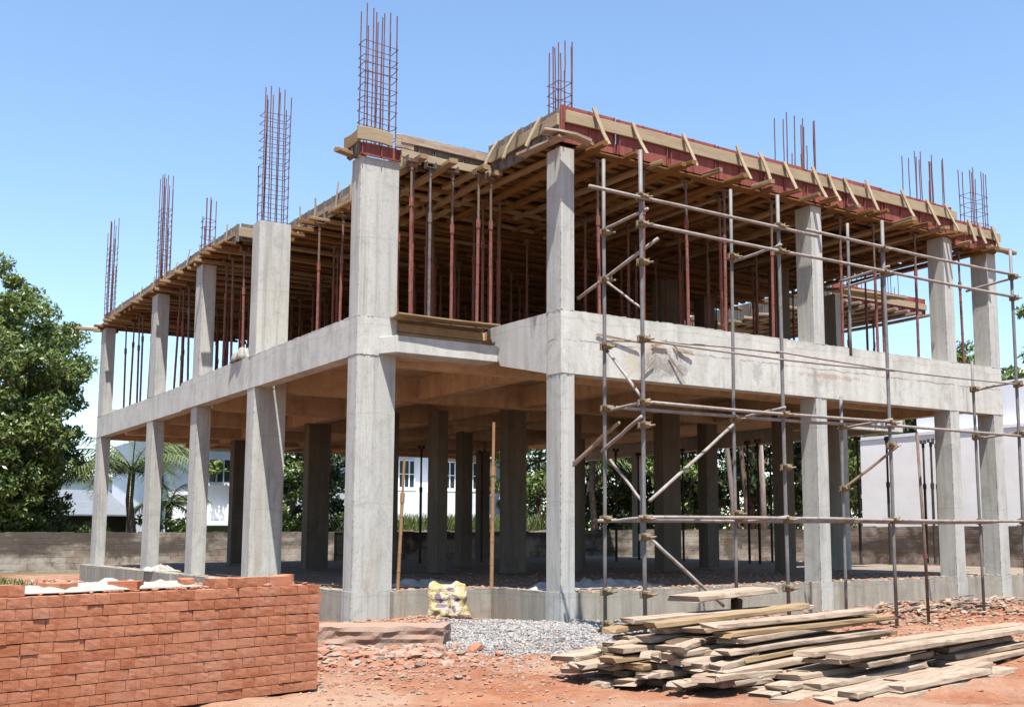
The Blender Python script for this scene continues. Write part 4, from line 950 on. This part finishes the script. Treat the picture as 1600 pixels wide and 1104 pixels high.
cloth('tarpaulin', -.2, 3.4, -.02, 1.2, .8, .6, .08, 'grey_sheet', 'crumpled grey sheet in the shade left of the corner column', 'sheet', 8)
cloth('cement_bag', -1.9, 11.9, .0, .5, .8, .2, .12, 'sheet_plastic', 'crumpled pale sheet on the left plinth between far columns', 'sheet', 11)
cloth('cloth_bundle', -1.9, 7.0, 3.715, .34, .55, .1, .28, 'sheet_plastic', 'cream cloth bundle on the upper floor edge by the free-standing column', 'bundle', 12, n=18)
# torn formwork paper and sticks left on the stained front beam
m = MB()
for (x, z, L, an, w) in ((.55, 3.42, .75, -.07, .03), (1.5, 3.33, .32, .35, .05), (1.8, 3.26, .42, -.85, .02), (1.95, 3.34, .32, -.12, .05), (1.3, 2.86, .4, .9, .02), (1.9, 3.42, .16, -.9, .03)):
    m.rough((x, -.02, z), (x + L * math.cos(an), -.03 - rs.random() * .03, z + L * math.sin(an)), .012, w, 4, .012, ragged=True)
tag(m.build('torn_board', 'weathered_board'), 'splintered board scraps hanging on the stained front beam', 'board scraps')

# ---------------------------------------------------------------- timber boards
PA = Vector((.977, .215, 0)).normalized(); PB = Vector((-.215, .977, 0)).normalized(); PO = Vector((-1.95, -5.6, GZ))
def plank(x, y, z, L, w, t, ang=0, mat='weathered_board', label='', tilt=0, group=None, seg=7):
    """x along the pile from its left end, y across from the front, z up"""
    p = PO + PA * x + PB * y; d = Matrix.Rotation(ang, 3, 'Z') @ PA; q = p + d * L
    m = MB(); m.rough((p.x, p.y, GZ + z + t / 2), (q.x, q.y, GZ + z + t / 2 + tilt), w, t, seg + 3, .013, ragged=True)
    return tag(m.build('timber_board', mat), label, 'timber board', group)
GP = 'weathered timber boards heaped in the right foreground'
lay = [(0, 6), (.066, 6), (.132, 6), (.198, 5), (.264, 5), (.33, 4), (.396, 4), (.455, 3)]
for li, (z, cnt) in enumerate(lay):
    y = -.05 + li * .045; span = 1.5 - li * .055
    for i in range(cnt):
        w = U(.15, .22); yy = y + span * (i + .5) / cnt + U(-.03, .03); x0 = U(-.35, .12) - (.25 if i > cnt // 2 else 0); L = U(2.3, 2.9) - x0 * .4
        pos_ = 'front' if i == 0 else ('back' if i == cnt - 1 else '%s from the front' % ORD[i])
        ln = 'top' if li == len(lay) - 1 else ('bottom' if li == 0 else '%s from bottom' % ORD[li])
        plank(x0 - U(0, .32) * (li < 5), yy, z + U(-.006, .006), L, w, U(.038, .052), U(-.09, .07), rnd.choice(['weathered_board'] * 4 + ['formwork_timber']), label='weathered board of the main heap, %s layer, %s' % (ln, pos_ if i else 'front edge'), tilt=U(-.02, .05), group=GP)
plank(.72, 1.28, .60, 1.35, .36, .05, .0, 'weathered_board', 'wide pale board propped flat above the back of the heap', .03, GP)
plank(1.55, 1.3, .47, .09, .09, .12, 0, 'dark_timber', 'small dark block under the raised wide board', 0, GP, 2)
for i in range(26):
    z = U(0, .4); plank(-.42 + z * .55 + U(-.25, .15), U(.0, 1.35), z, U(.5, 1.0), U(.09, .19), U(.035, .06), U(-.3, .35), rnd.choice(['weathered_board', 'weathered_board', 'dark_timber']), label='short splintered board end jutting from the left face of the heap', tilt=U(-.05, .05), group='short board ends at the left face of the heap')
# boards running out to the left
plank(-.58, 1.55, .16, 1.2, .24, .045, .05, label='pale board sticking out furthest left, upper of two', group=GP, tilt=.06)
plank(-.64, 1.42, .08, 1.05, .16, .04, .1, label='brown board sticking out left just under the pale one', group=GP, tilt=.03)
plank(-.55, .9, .02, .8, .2, .05, .3, label='short split board end poking from the heap foot on the left', group=GP)
plank(-.45, .5, .0, .9, .16, .05, .15, label='short board at the lowest left corner of the heap', group=GP)
# the long pale boards in front and the low pile at the right edge
plank(.45, -.42, .235, 4.6, .21, .045, .02, 'weathered_board', 'long pale board crossing the front, nearest of the pair', -.05, GP, 10)
plank(.32, -.20, .255, 4.7, .2, .04, .015, 'weathered_board', 'long rough board crossing the front, rear one of the pair', -.06, GP, 10)
for i, (x, y, z, L, w, an) in enumerate(((.1, -.98, .0, 1.8, .2, .04), (.35, -.92, .05, 1.5, .2, -.03), (-.1, -.8, .04, 1.9, .18, .02), (.9, -.95, .0, 1.6, .22, .03), (.6, -.8, .055, 1.7, .2, .0), (-.5, -.5, .0, 1.2, .2, .12), (-.3, -.7, .0, 2.0, .2, -.03), (.5, -.75, .0, 2.0, .2, .02), (-.35, -.22, .0, 1.6, .2, .08), (-.15, -.45, .0, 2.2, .22, -.02), (-.2, -.26, .05, 2.0, .2, .03), (.0, -.42, .055, 1.9, .2, .02), (.05, -.2, .10, 2.3, .2, -.01), (-.1, -.62, -.0, 1.9, .2, .05))):
    plank(x, y, z, L, w, .045, an, label='board at the near foot of the heap, %s up' % ORD[i], group=GP)
plank(.38, -.30, .20, 1.2, .3, .035, .03, 'weathered_board', 'split board end under the two long crossing boards', .0, GP)
for i, (x, y, z, L, w, an) in enumerate(((.1, -.35, .0, 1.5, .22, .05), (.5, -.28, .05, 1.2, .2, -.06), (.3, -.15, .10, 1.5, .2, .04), (.0, -.6, -.0, 1.2, .2, .1), (.75, -.42, .15, .75, .2, .0))):
    plank(x, y, z, L, w, .045, an, label='short brown board under the crossing pair, %s up' % ORD[i], group='boards under the crossing pair')
for i, (x, y, z, L, w) in enumerate(((2.3, -.45, .0, 2.3, .2), (2.3, .2, .0, 2.3, .2), (2.35, .22, .06, 2.2, .2), (2.45, -.35, .0, 2.3, .2), (2.35, -.15, .0, 1.9, .22), (2.55, -.3, .055, 1.7, .24), (2.3, -.1, .06, 1.9, .2), (2.6, -.25, .11, 1.6, .2), (2.4, .05, .12, 1.9, .22), (2.65, -.2, .165, 1.5, .18))):
    plank(x, y, z, L, w, .048, U(-.05, .05), 'weathered_board', 'board of the low pile at the right edge, %s up' % ORD[i], 0, 'boards of the low right pile')

# ---------------------------------------------------------------- boundary wall
def wall_run(pts, z0, z1, th, label):
    m = MB(); u0 = 0
    for (a_, b2) in zip(pts[:-1], pts[1:]):
        A = Vector((a_[0], a_[1], 0)); B = Vector((b2[0], b2[1], 0)); d = (B - A).normalized(); nrm = Vector((d.y, -d.x, 0)); L = (B - A).length
        n_ = max(1, int(L / .4)); 
        for i in range(n_):
            p, q = A + d * (L * i / n_), A + d * (L * (i + 1) / n_); t1 = z1 + (U(-.02, .015) if n_ > 1 else 0)
            vs = [p - Vector((0, 0, -z0)), q - Vector((0, 0, -z0)), q + Vector((0, 0, t1)), p + Vector((0, 0, t1))]; vs = vs + [v - nrm * th for v in vs]
            ua, ub = u0 + L * i / n_, u0 + L * (i + 1) / n_; h = t1 - z0
            m.add(vs, [(0, 1, 2, 3), (5, 4, 7, 6), (3, 2, 6, 7)], [(ua, 0), (ub, 0), (ub, h), (ua, h), (ub, 0), (ua, 0), (ua, h), (ub, h), (ua, h), (ub, h), (ub, h + th), (ua, h + th)])
        u0 += L
    return tag(m.build('boundary_wall', 'block_wall'), label, 'wall')
wall_run([(-30, 27.5), (9, 27)], GZ - .1, .82, .2, 'low grey weathered block wall behind the left side and back')
wall_run([(9, 27), (19.5, 13)], GZ - .1, .86, .2, 'low block wall running diagonally behind the ground floor on the right')
wall_run([(19.5, 13), (18.4, -8)], GZ - .1, .93, .2, 'low reddish block wall before the white building on the right')

tag(wall_run([(4.9, 18.9), (13.6, 18.9)], -.03, .80, .2, 'x'), 'dark low block wall inside the shaded rear edge of the ground floor', 'wall')
# ---------------------------------------------------------------- neighbouring buildings
def win(par, x0, x1, y, z0, z1, nrm=-1, div=2):
    m = MB(); f = .05
    m.box(x0, x1, y + .002 * nrm, y + .06 * nrm, z0 - f, z0); m.box(x0, x1, y, y + .06 * nrm, z1, z1 + f); m.box(x0 - f, x0, y, y + .062 * nrm, z0 - f, z1 + f); m.box(x1, x1 + f, y, y + .062 * nrm, z0 - f, z1 + f)
    for k in range(1, div + 1): xx = x0 + (x1 - x0) * k / (div + 1); m.box(xx - .025, xx + .025, y, y + .055 * nrm, z0, z1)
    m.box(x0, x1, y, y + .05 * nrm, (z0 + z1) / 2 - .02, (z0 + z1) / 2 + .02)
    w = m.build('window', 'white_paint', par); g_ = MB(); g_.box(x0, x1, y + .012 * nrm, y + .02 * nrm, z0, z1); g_.build('pane', 'window_glass', w)
    s = MB(); s.box(x0 - .15, x1 + .15, y + .0 * nrm, y + .25 * nrm, z0 - .16, z0 - .06); s.build('sill', 'white_paint', w)
H1 = thing('white_house', 'white two-storey house with dark windows beyond the back wall, far left bays', 'house', (10, 37, GZ))
m = MB(); m.box(4.6, 9.5, 36, 43, GZ, 4.9); m.box(3.9, 4.55, 36.9, 43, GZ, 4.8); m.build('wall', 'white_paint', H1)
m = MB(); m.box(4.4, 9.6, 35.1, 35.95, 1.1, 1.3); m.build('canopy', 'white_paint', H1); m = MB(); m.box(4.9, 9.4, 35.93, 35.99, GZ, 1.05); m.build('ground_floor_wall', 'green_paint', H1)
m = MB(); vs = [(3.4, 35.2, 4.85), (9.9, 35.2, 4.95), (9.9, 43, 6.4), (3.4, 43, 6.4)]; m.add(vs + [(a, b, c + .15) for a, b, c in vs], [(3, 2, 1, 0), (4, 5, 6, 7), (0, 1, 5, 4), (1, 2, 6, 5), (2, 3, 7, 6), (3, 0, 4, 7)], [(0, 0)] * 24); m.build('roof', 'sheet_roof', H1)
m = MB(); m.box(4.5, 9.6, 35.9, 35.97, 4.3, 4.84); m.build('fascia', 'peach_paint', H1)
win(H1, 6.25, 7.15, 35.99, 2.95, 3.9); win(H1, 7.9, 8.8, 35.99, 2.95, 3.9); win(H1, 4.0, 4.45, 36.89, 2.9, 3.9, div=1)
H2 = thing('white_house', 'white house with balcony and gridded windows seen through the middle of the ground floor', 'house', (17, 38, GZ))
m = MB(); m.box(14, 22, 38, 46, GZ, 5.6); m.build('wall', 'white_paint', H2)
m = MB(); m.box(13.9, 21.2, 36.6, 37.95, 2.55, 2.72); m.box(13.9, 21.2, 36.6, 36.7, 1.3, 2.55); m.box(13.9, 21.2, 36.7, 37.95, 1.1, 1.3); m.build('balcony', 'white_paint', H2)
win(H2, 16.1, 16.9, 37.99, 3.0, 4.3); win(H2, 18.6, 19.5, 37.99, 3.0, 4.3); win(H2, 20.0, 20.7, 37.99, 3.0, 4.3)
m = MB(); m.box(13.6, 22.4, 37.2, 46.2, 5.6, 5.8); m.build('roof', 'sheet_roof', H2)
m = MB(); m.box(18.0, 20.9, 37.9, 37.97, 4.35, 5.2); m.build('fascia', 'peach_paint', H2)
H3 = thing('white_building', 'large plain white-lilac building beyond the wall at the right edge', 'building', (24, 3, GZ))
m = MB(); m.box(21, 32, -10, 13.1, GZ, 3.8); m.build('wall', 'lilac_paint', H3)
m = MB(); m.box(20.97, 32.1, -10.03, 13.13, 3.8, 3.9); m.build('ledge', 'white_paint', H3); m = MB(); m.box(21.3, 32, -10, 11, 3.9, 5.25); m.build('upper_wall', 'white_paint', H3)
H4 = thing('shed', 'low open shed with grey sheet roof beyond the left end of the wall', 'shed', (1, 40, GZ))
m = MB(); m.box(-4, 6.2, 40, 44, GZ, 1.6); m.build('wall', 'dark_shed', H4)
m = MB(); vs = [(-4.4, 38.6, 1.55), (6.4, 38.6, 1.5), (6.4, 44, 2.7), (-4.4, 44, 2.8)]; m.add(vs + [(a, b, c + .06) for a, b, c in vs], [(3, 2, 1, 0), (4, 5, 6, 7), (0, 1, 5, 4), (1, 2, 6, 5), (2, 3, 7, 6), (3, 0, 4, 7)], [(0, 0)] * 24); m.build('roof', 'sheet_roof', H4)
H5 = thing('pale_house', 'distant pale blue-grey low house above the shed roof on the left', 'house', (3, 58, GZ))
m = MB(); m.box(-2, 8, 56, 62, GZ, 3.8); m.build('wall', 'lilac_paint', H5); m = MB(); m.box(-2.3, 8.3, 55.6, 62.3, 3.8, 4.0); m.build('roof', 'sheet_roof', H5); m = MB(); m.box(3.0, 4.2, 56.5, 57.5, 4.0, 4.9); m.build('tank', 'dark_shed', H5)

# ---------------------------------------------------------------- trees
def leaves(name, mat, parent, clumps, per, size, seed, droop=.2, flat=1.0):
    r = np.random.default_rng(seed); cs = np.repeat(np.array([c[:3] for c in clumps]), per, 0); rad = np.repeat(np.array([c[3] for c in clumps]), per)
    n_ = len(cs); d = r.normal(size=(n_, 3)); d /= np.linalg.norm(d, axis=1)[:, None]
    P_ = cs + d * (rad * r.random(n_) ** .45)[:, None] * np.array([1, 1, .75 * flat])
    a = r.normal(size=(n_, 3)); a[:, 2] -= droop * 2; a /= np.linalg.norm(a, axis=1)[:, None]
    up = d * .7 + r.normal(size=(n_, 3)) * .6 + np.array([0, 0, .5]); b = np.cross(a, up); b /= np.linalg.norm(b, axis=1)[:, None] + 1e-9
    s = size * r.uniform(.6, 1.3, n_)[:, None]; w = .34
    V_ = np.stack([P_ - a * s * .5, P_ + b * s * w * .6 - a * s * .05, P_ + a * s * .5, P_ - b * s * w * .6 - a * s * .05], 1).reshape(-1, 3)
    o0 = np.array(parent.location); F_ = np.arange(n_ * 4).reshape(-1, 4)
    o = numpy_mesh(name, V_ - o0, F_, mat); o.parent = parent; return o
def tree(x, y, h, rx, rz, label, seed, name='tree', leaf='leaf_dark', nclump=90, per=80, size=.3, trunk_r=.18, bark='bark', low=.25, group=None, wob=.22):
    t = thing(name, label, 'tree', (x, y, GZ), group); r = random.Random(seed); cz = GZ + h - rz
    m = MB(); lean = (r.uniform(-.4, .4), r.uniform(-.4, .4)); pts = [(x + lean[0] * k / 5, y + lean[1] * k / 5, GZ + (h - rz * .6) * k / 5) for k in range(6)]
    m.path(pts, [trunk_r * (1.25 - .2 * k) for k in range(6)], 8)
    cl = []
    for i in range(nclump):
        u = r.uniform(-1, 1); a = r.uniform(0, 6.283); rr = r.random() ** .35; q = math.sqrt(1 - u * u)
        k = rr * (1 + wob * noise.noise(Vector((math.cos(a) * 1.7 + seed, math.sin(a) * 1.7, u * 2))) * 2)
        cl.append((x + rx * k * q * math.cos(a), y + rx * k * q * math.sin(a), cz + rz * k * u * (1 if u > 0 else .9), rx * r.uniform(.12, .24)))
    for i in range(9):
        c = cl[i * (len(cl) // 9)]; s0 = pts[3] if i % 2 else pts[4]; md = ((s0[0] + c[0]) / 2, (s0[1] + c[1]) / 2, (s0[2] + c[2]) / 2 + .2); m.path([s0, md, c[:3]], [trunk_r * .5, trunk_r * .3, trunk_r * .08], 6)
    m.build('trunk', bark, t, smooth=True); leaves('crown', leaf, t, cl, per, size, seed); return t
tree(px_x(-12, 30), 30, 10.1, 2.8, 5.0, 'big dense green mango tree at the left edge beyond the wall', 3, 'mango_tree', 'leaf_mango', 420, 210, .19, .3, wob=.12)
tree(px_x(-40, 29), 29, 5.2, 1.8, 2.4, 'lower bushy green tree at the foot of the mango tree, left edge', 4, 'tree', 'leaf_mango', 110, 140, .24, .2, wob=.12)
labs = ['dark leafy tree %s' % s for s in ('left of the first bay behind the broad column', 'behind the gap left of the widest column', 'right behind the middle bay windows', 'behind the front corner column', 'right of the front corner column with drooping leaves', 'between the two inner columns behind the scaffolding', 'behind the second scaffold pole', 'with light gaps left of the middle column', 'next to the white building on the right', 'behind the middle column of the right front')]
TG = 'leafy trees behind the boundary wall'
for i, (px, y, h, rx) in enumerate(((455, 34, 7.5, 2.6), (505, 33, 8, 2.4), (640, 48, 7.5, 2.0), (840, 36, 8.5, 3.0), (930, 31, 8, 2.6), (1000, 30, 9, 2.8), (1075, 27, 9, 2.8), (1150, 25, 9, 2.6), (1225, 23, 9, 2.6), (1320, 20, 8.5, 2.2))):
    tree(px_x(px, y), y, h, rx, h * .47, labs[i], 20 + i, 'tree', 'leaf_dark' if i % 3 else 'leaf_mango', 90, 130, .26, .16, 'bark' if i % 2 else 'pale_bark', group=TG)
tree(px_x(1412, 34), 34, 11.5, 3.4, 5, 'green tree top showing through the upper storey between the right columns', 41, 'tree', 'leaf_dark', 90, 90, .36, .2)
tree(px_x(1508, 26), 26, 11.6, 3.0, 5, 'small green tree top just left of the far right column', 42, 'tree', 'leaf_mango', 80, 90, .36, .2)
tree(px_x(1592, 22), 22, 12.2, 3.2, 5, 'pale green tree top at the right edge above the white building', 43, 'tree', 'leaf_mango', 80, 90, .36, .2)
for i, (px, y) in enumerate(((1142, 22), (1163, 22.5), (1192, 21), (1172, 24), (1225, 21.5), (1105, 24))):
    x = px_x(px, y); t = thing('bare_trunk', 'tall thin pale trunk behind the low wall, %s from the left' % ORD[i], 'tree trunk', (x, y, GZ), 'thin pale trunks behind the wall')
    m = MB(); hh = 8 if i != 2 else 4.2; m.path([(x, y, GZ), (x + U(-.1, .1), y, 2), (x + U(-.25, .25), y, 4.5), (x + U(-.3, .3), y, hh)], [.13, .115, .09, .05], 8); m.build('trunk', 'pale_bark' if i % 2 == 0 else 'bark', t, smooth=True)
def palm(x, y, h, L, label, seed, nf=15, lowfr=.2, name='coconut_palm'):
    t = thing(name, label, 'palm tree', (x, y, GZ)); r = random.Random(seed)
    m = MB(); m.path([(x, y, GZ), (x + .1, y, GZ + h * .35), (x - .05, y, GZ + h * .7), (x, y, GZ + h)], [.2, .15, .13, .12], 9); m.build('trunk', 'bark', t, smooth=True)
    for f_ in range(nf):
        a = f_ * 2.4 + r.uniform(-.3, .3); el = r.uniform(-.1, 1.25); mm = MB(); pts = []; d = Vector((math.cos(a), math.sin(a), 0)); p = Vector((x, y, GZ + h)); ang = el; st = L / 14
        for k in range(15): pts.append(p.copy()); p = p + (d * math.cos(ang) + Vector((0, 0, math.sin(ang)))) * st; ang -= .11 + .03 * k / 14
        mm.path(pts, [.03 * (1 - k / 17) for k in range(15)], 4); side = d.cross(Vector((0, 0, 1)))
        for k in range(2, 28):
            q = pts[min(14, k // 2)].lerp(pts[min(14, k // 2 + 1)], (k % 2) * .5); ll = L * .27 * math.sin(math.pi * min(1, (k + 3) / 30)) + .1
            for s in (-1, 1):
                dd = (side * s * 1.0 + d * .45 + Vector((0, 0, -r.uniform(.25, .9)))).normalized(); tip = q + dd * ll; wv = d * .032
                mm.add([q - wv, q + wv, tip + wv * .1, tip - wv * .1], [(0, 1, 2, 3)], [(0, 0)] * 4)
        mm.build('frond', 'leaf_palm', t)
    return t
palm(1.6, 29.5, 3.4, 3.1, 'young coconut palm with arching fronds between the far left columns', 5, 26)
palm(px_x(925, 29), 29, 4.6, 3.0, 'dark palm with hanging fronds right of the front corner column', 9, 20)
palm(px_x(985, 30), 30, 4.2, 2.8, 'second hanging palm just left of the first scaffold pole', 10, 16)
palm(px_x(268, 31), 31, 2.3, 1.8, 'small yellow-green palm shrub before the white house corner', 12, 12, name='palm_shrub')
tl = thing('tree_line', 'far line of trees closing the view behind the yard', 'trees', (30, 60, GZ)); tl['kind'] = 'stuff'
rl = random.Random(9); leaves('foliage', 'leaf_dark', tl, [(px_x(px, 62) + rl.uniform(-1, 1), 62 + rl.uniform(-3, 3), rl.uniform(.3, 7.5) if px % 2 else rl.uniform(0, 3), 1.9) for px in range(360, 1420, 5)], 110, .6, 77)
# shrubs, grass and weeds
def bush(x, y, r_, label, seed, leaf='leaf_mango'):
    t = thing('shrub', label, 'shrub', (x, y, GZ)); r = random.Random(seed)
    m = MB(); 
    for k in range(5): m.path([(x, y, GZ), (x + r.uniform(-.4, .4) * r_, y + r.uniform(-.4, .4) * r_, GZ + r_ * .8), (x + r.uniform(-.8, .8) * r_, y + r.uniform(-.8, .8) * r_, GZ + r_ * 1.4)], [.03, .02, .008], 5)
    m.build('stem', 'bark', t); cl = [(x + r.uniform(-1, 1) * r_, y + r.uniform(-1, 1) * r_, GZ + r.uniform(.4, 1.9) * r_, r_ * .35) for _ in range(22)]; leaves('foliage', leaf, t, cl, 60, .2, seed); return t
bush(px_x(45, 29), 29, .9, 'low green shrub peeping over the wall at the far left', 1); bush(px_x(125, 30), 30, .8, 'green weeds over the wall before the dark shed', 2)
bush(px_x(270, 29.5), 29.5, .9, 'bright green shrub at the foot of the white house corner', 3); bush(px_x(1345, 15.5), 15.5, .7, 'small yellow-green shrub at the left edge of the white building', 4)
def grass(name, x0, x1, y0, y1, n_, h, label, z=GZ, mat='grass_blade', seed=1):
    r = np.random.default_rng(seed); x = r.uniform(x0, x1, n_); y = r.uniform(y0, y1, n_); a = r.uniform(0, 6.28, n_); hh = h * r.uniform(.4, 1.2, n_); w = .012 + h * .02; dx, dy = np.cos(a) * w, np.sin(a) * w; lx, ly = r.normal(0, .35, n_) * hh, r.normal(0, .35, n_) * hh
    V_ = np.stack([np.stack([x - dx, y - dy, np.full(n_, z)], 1), np.stack([x + dx, y + dy, np.full(n_, z)], 1), np.stack([x + lx + dx * .2, y + ly + dy * .2, z + hh], 1), np.stack([x + lx - dx * .2, y + ly - dy * .2, z + hh], 1)], 1).reshape(-1, 3)
    return tag(numpy_mesh(name, V_, np.arange(n_ * 4).reshape(-1, 4), mat), label, 'grass', kind='stuff')
grass('grass', 11, 21, 31, 36, 9000, 1.75, 'tall green grass before the white house behind the wall', seed=2)
grass('weeds', -6.5, -3.6, 10, 22, 2600, .2, 'yellow-green weeds along the foot of the left wall', seed=3)
grass('grass', -30, 60, 28.5, 34, 16000, .5, 'rough grass behind the boundary wall', seed=4)
m = MB()
for i in range(900):
    x = rs.uniform(-4.5, -2.2); y = rs.uniform(8, 20); s = rs.uniform(.02, .09); m.blob((x, y, GZ + s * .4), s, (1.3, 1.1, .7))
tag(m.build('debris_strip', 'rubble'), 'strip of rubble and litter along the left side of the plinth', 'rubble', kind='stuff')
m = MB()
for i in range(700):
    t_ = rs.random(); x = 9 + 10.5 * t_ - rs.uniform(.4, 1.8); y = 27 - 14 * t_ - rs.uniform(.2, 1.4); s = rs.uniform(.05, .22); m.blob((x, y, GZ + s * .5), s, (1.2, 1.2, .9))
tag(m.build('earth_bank', 'debris_red'), 'bank of orange earth lumps along the foot of the rear wall', 'earth', kind='stuff')

for o in scene.objects:
    if '_o' in o: del o['_o']
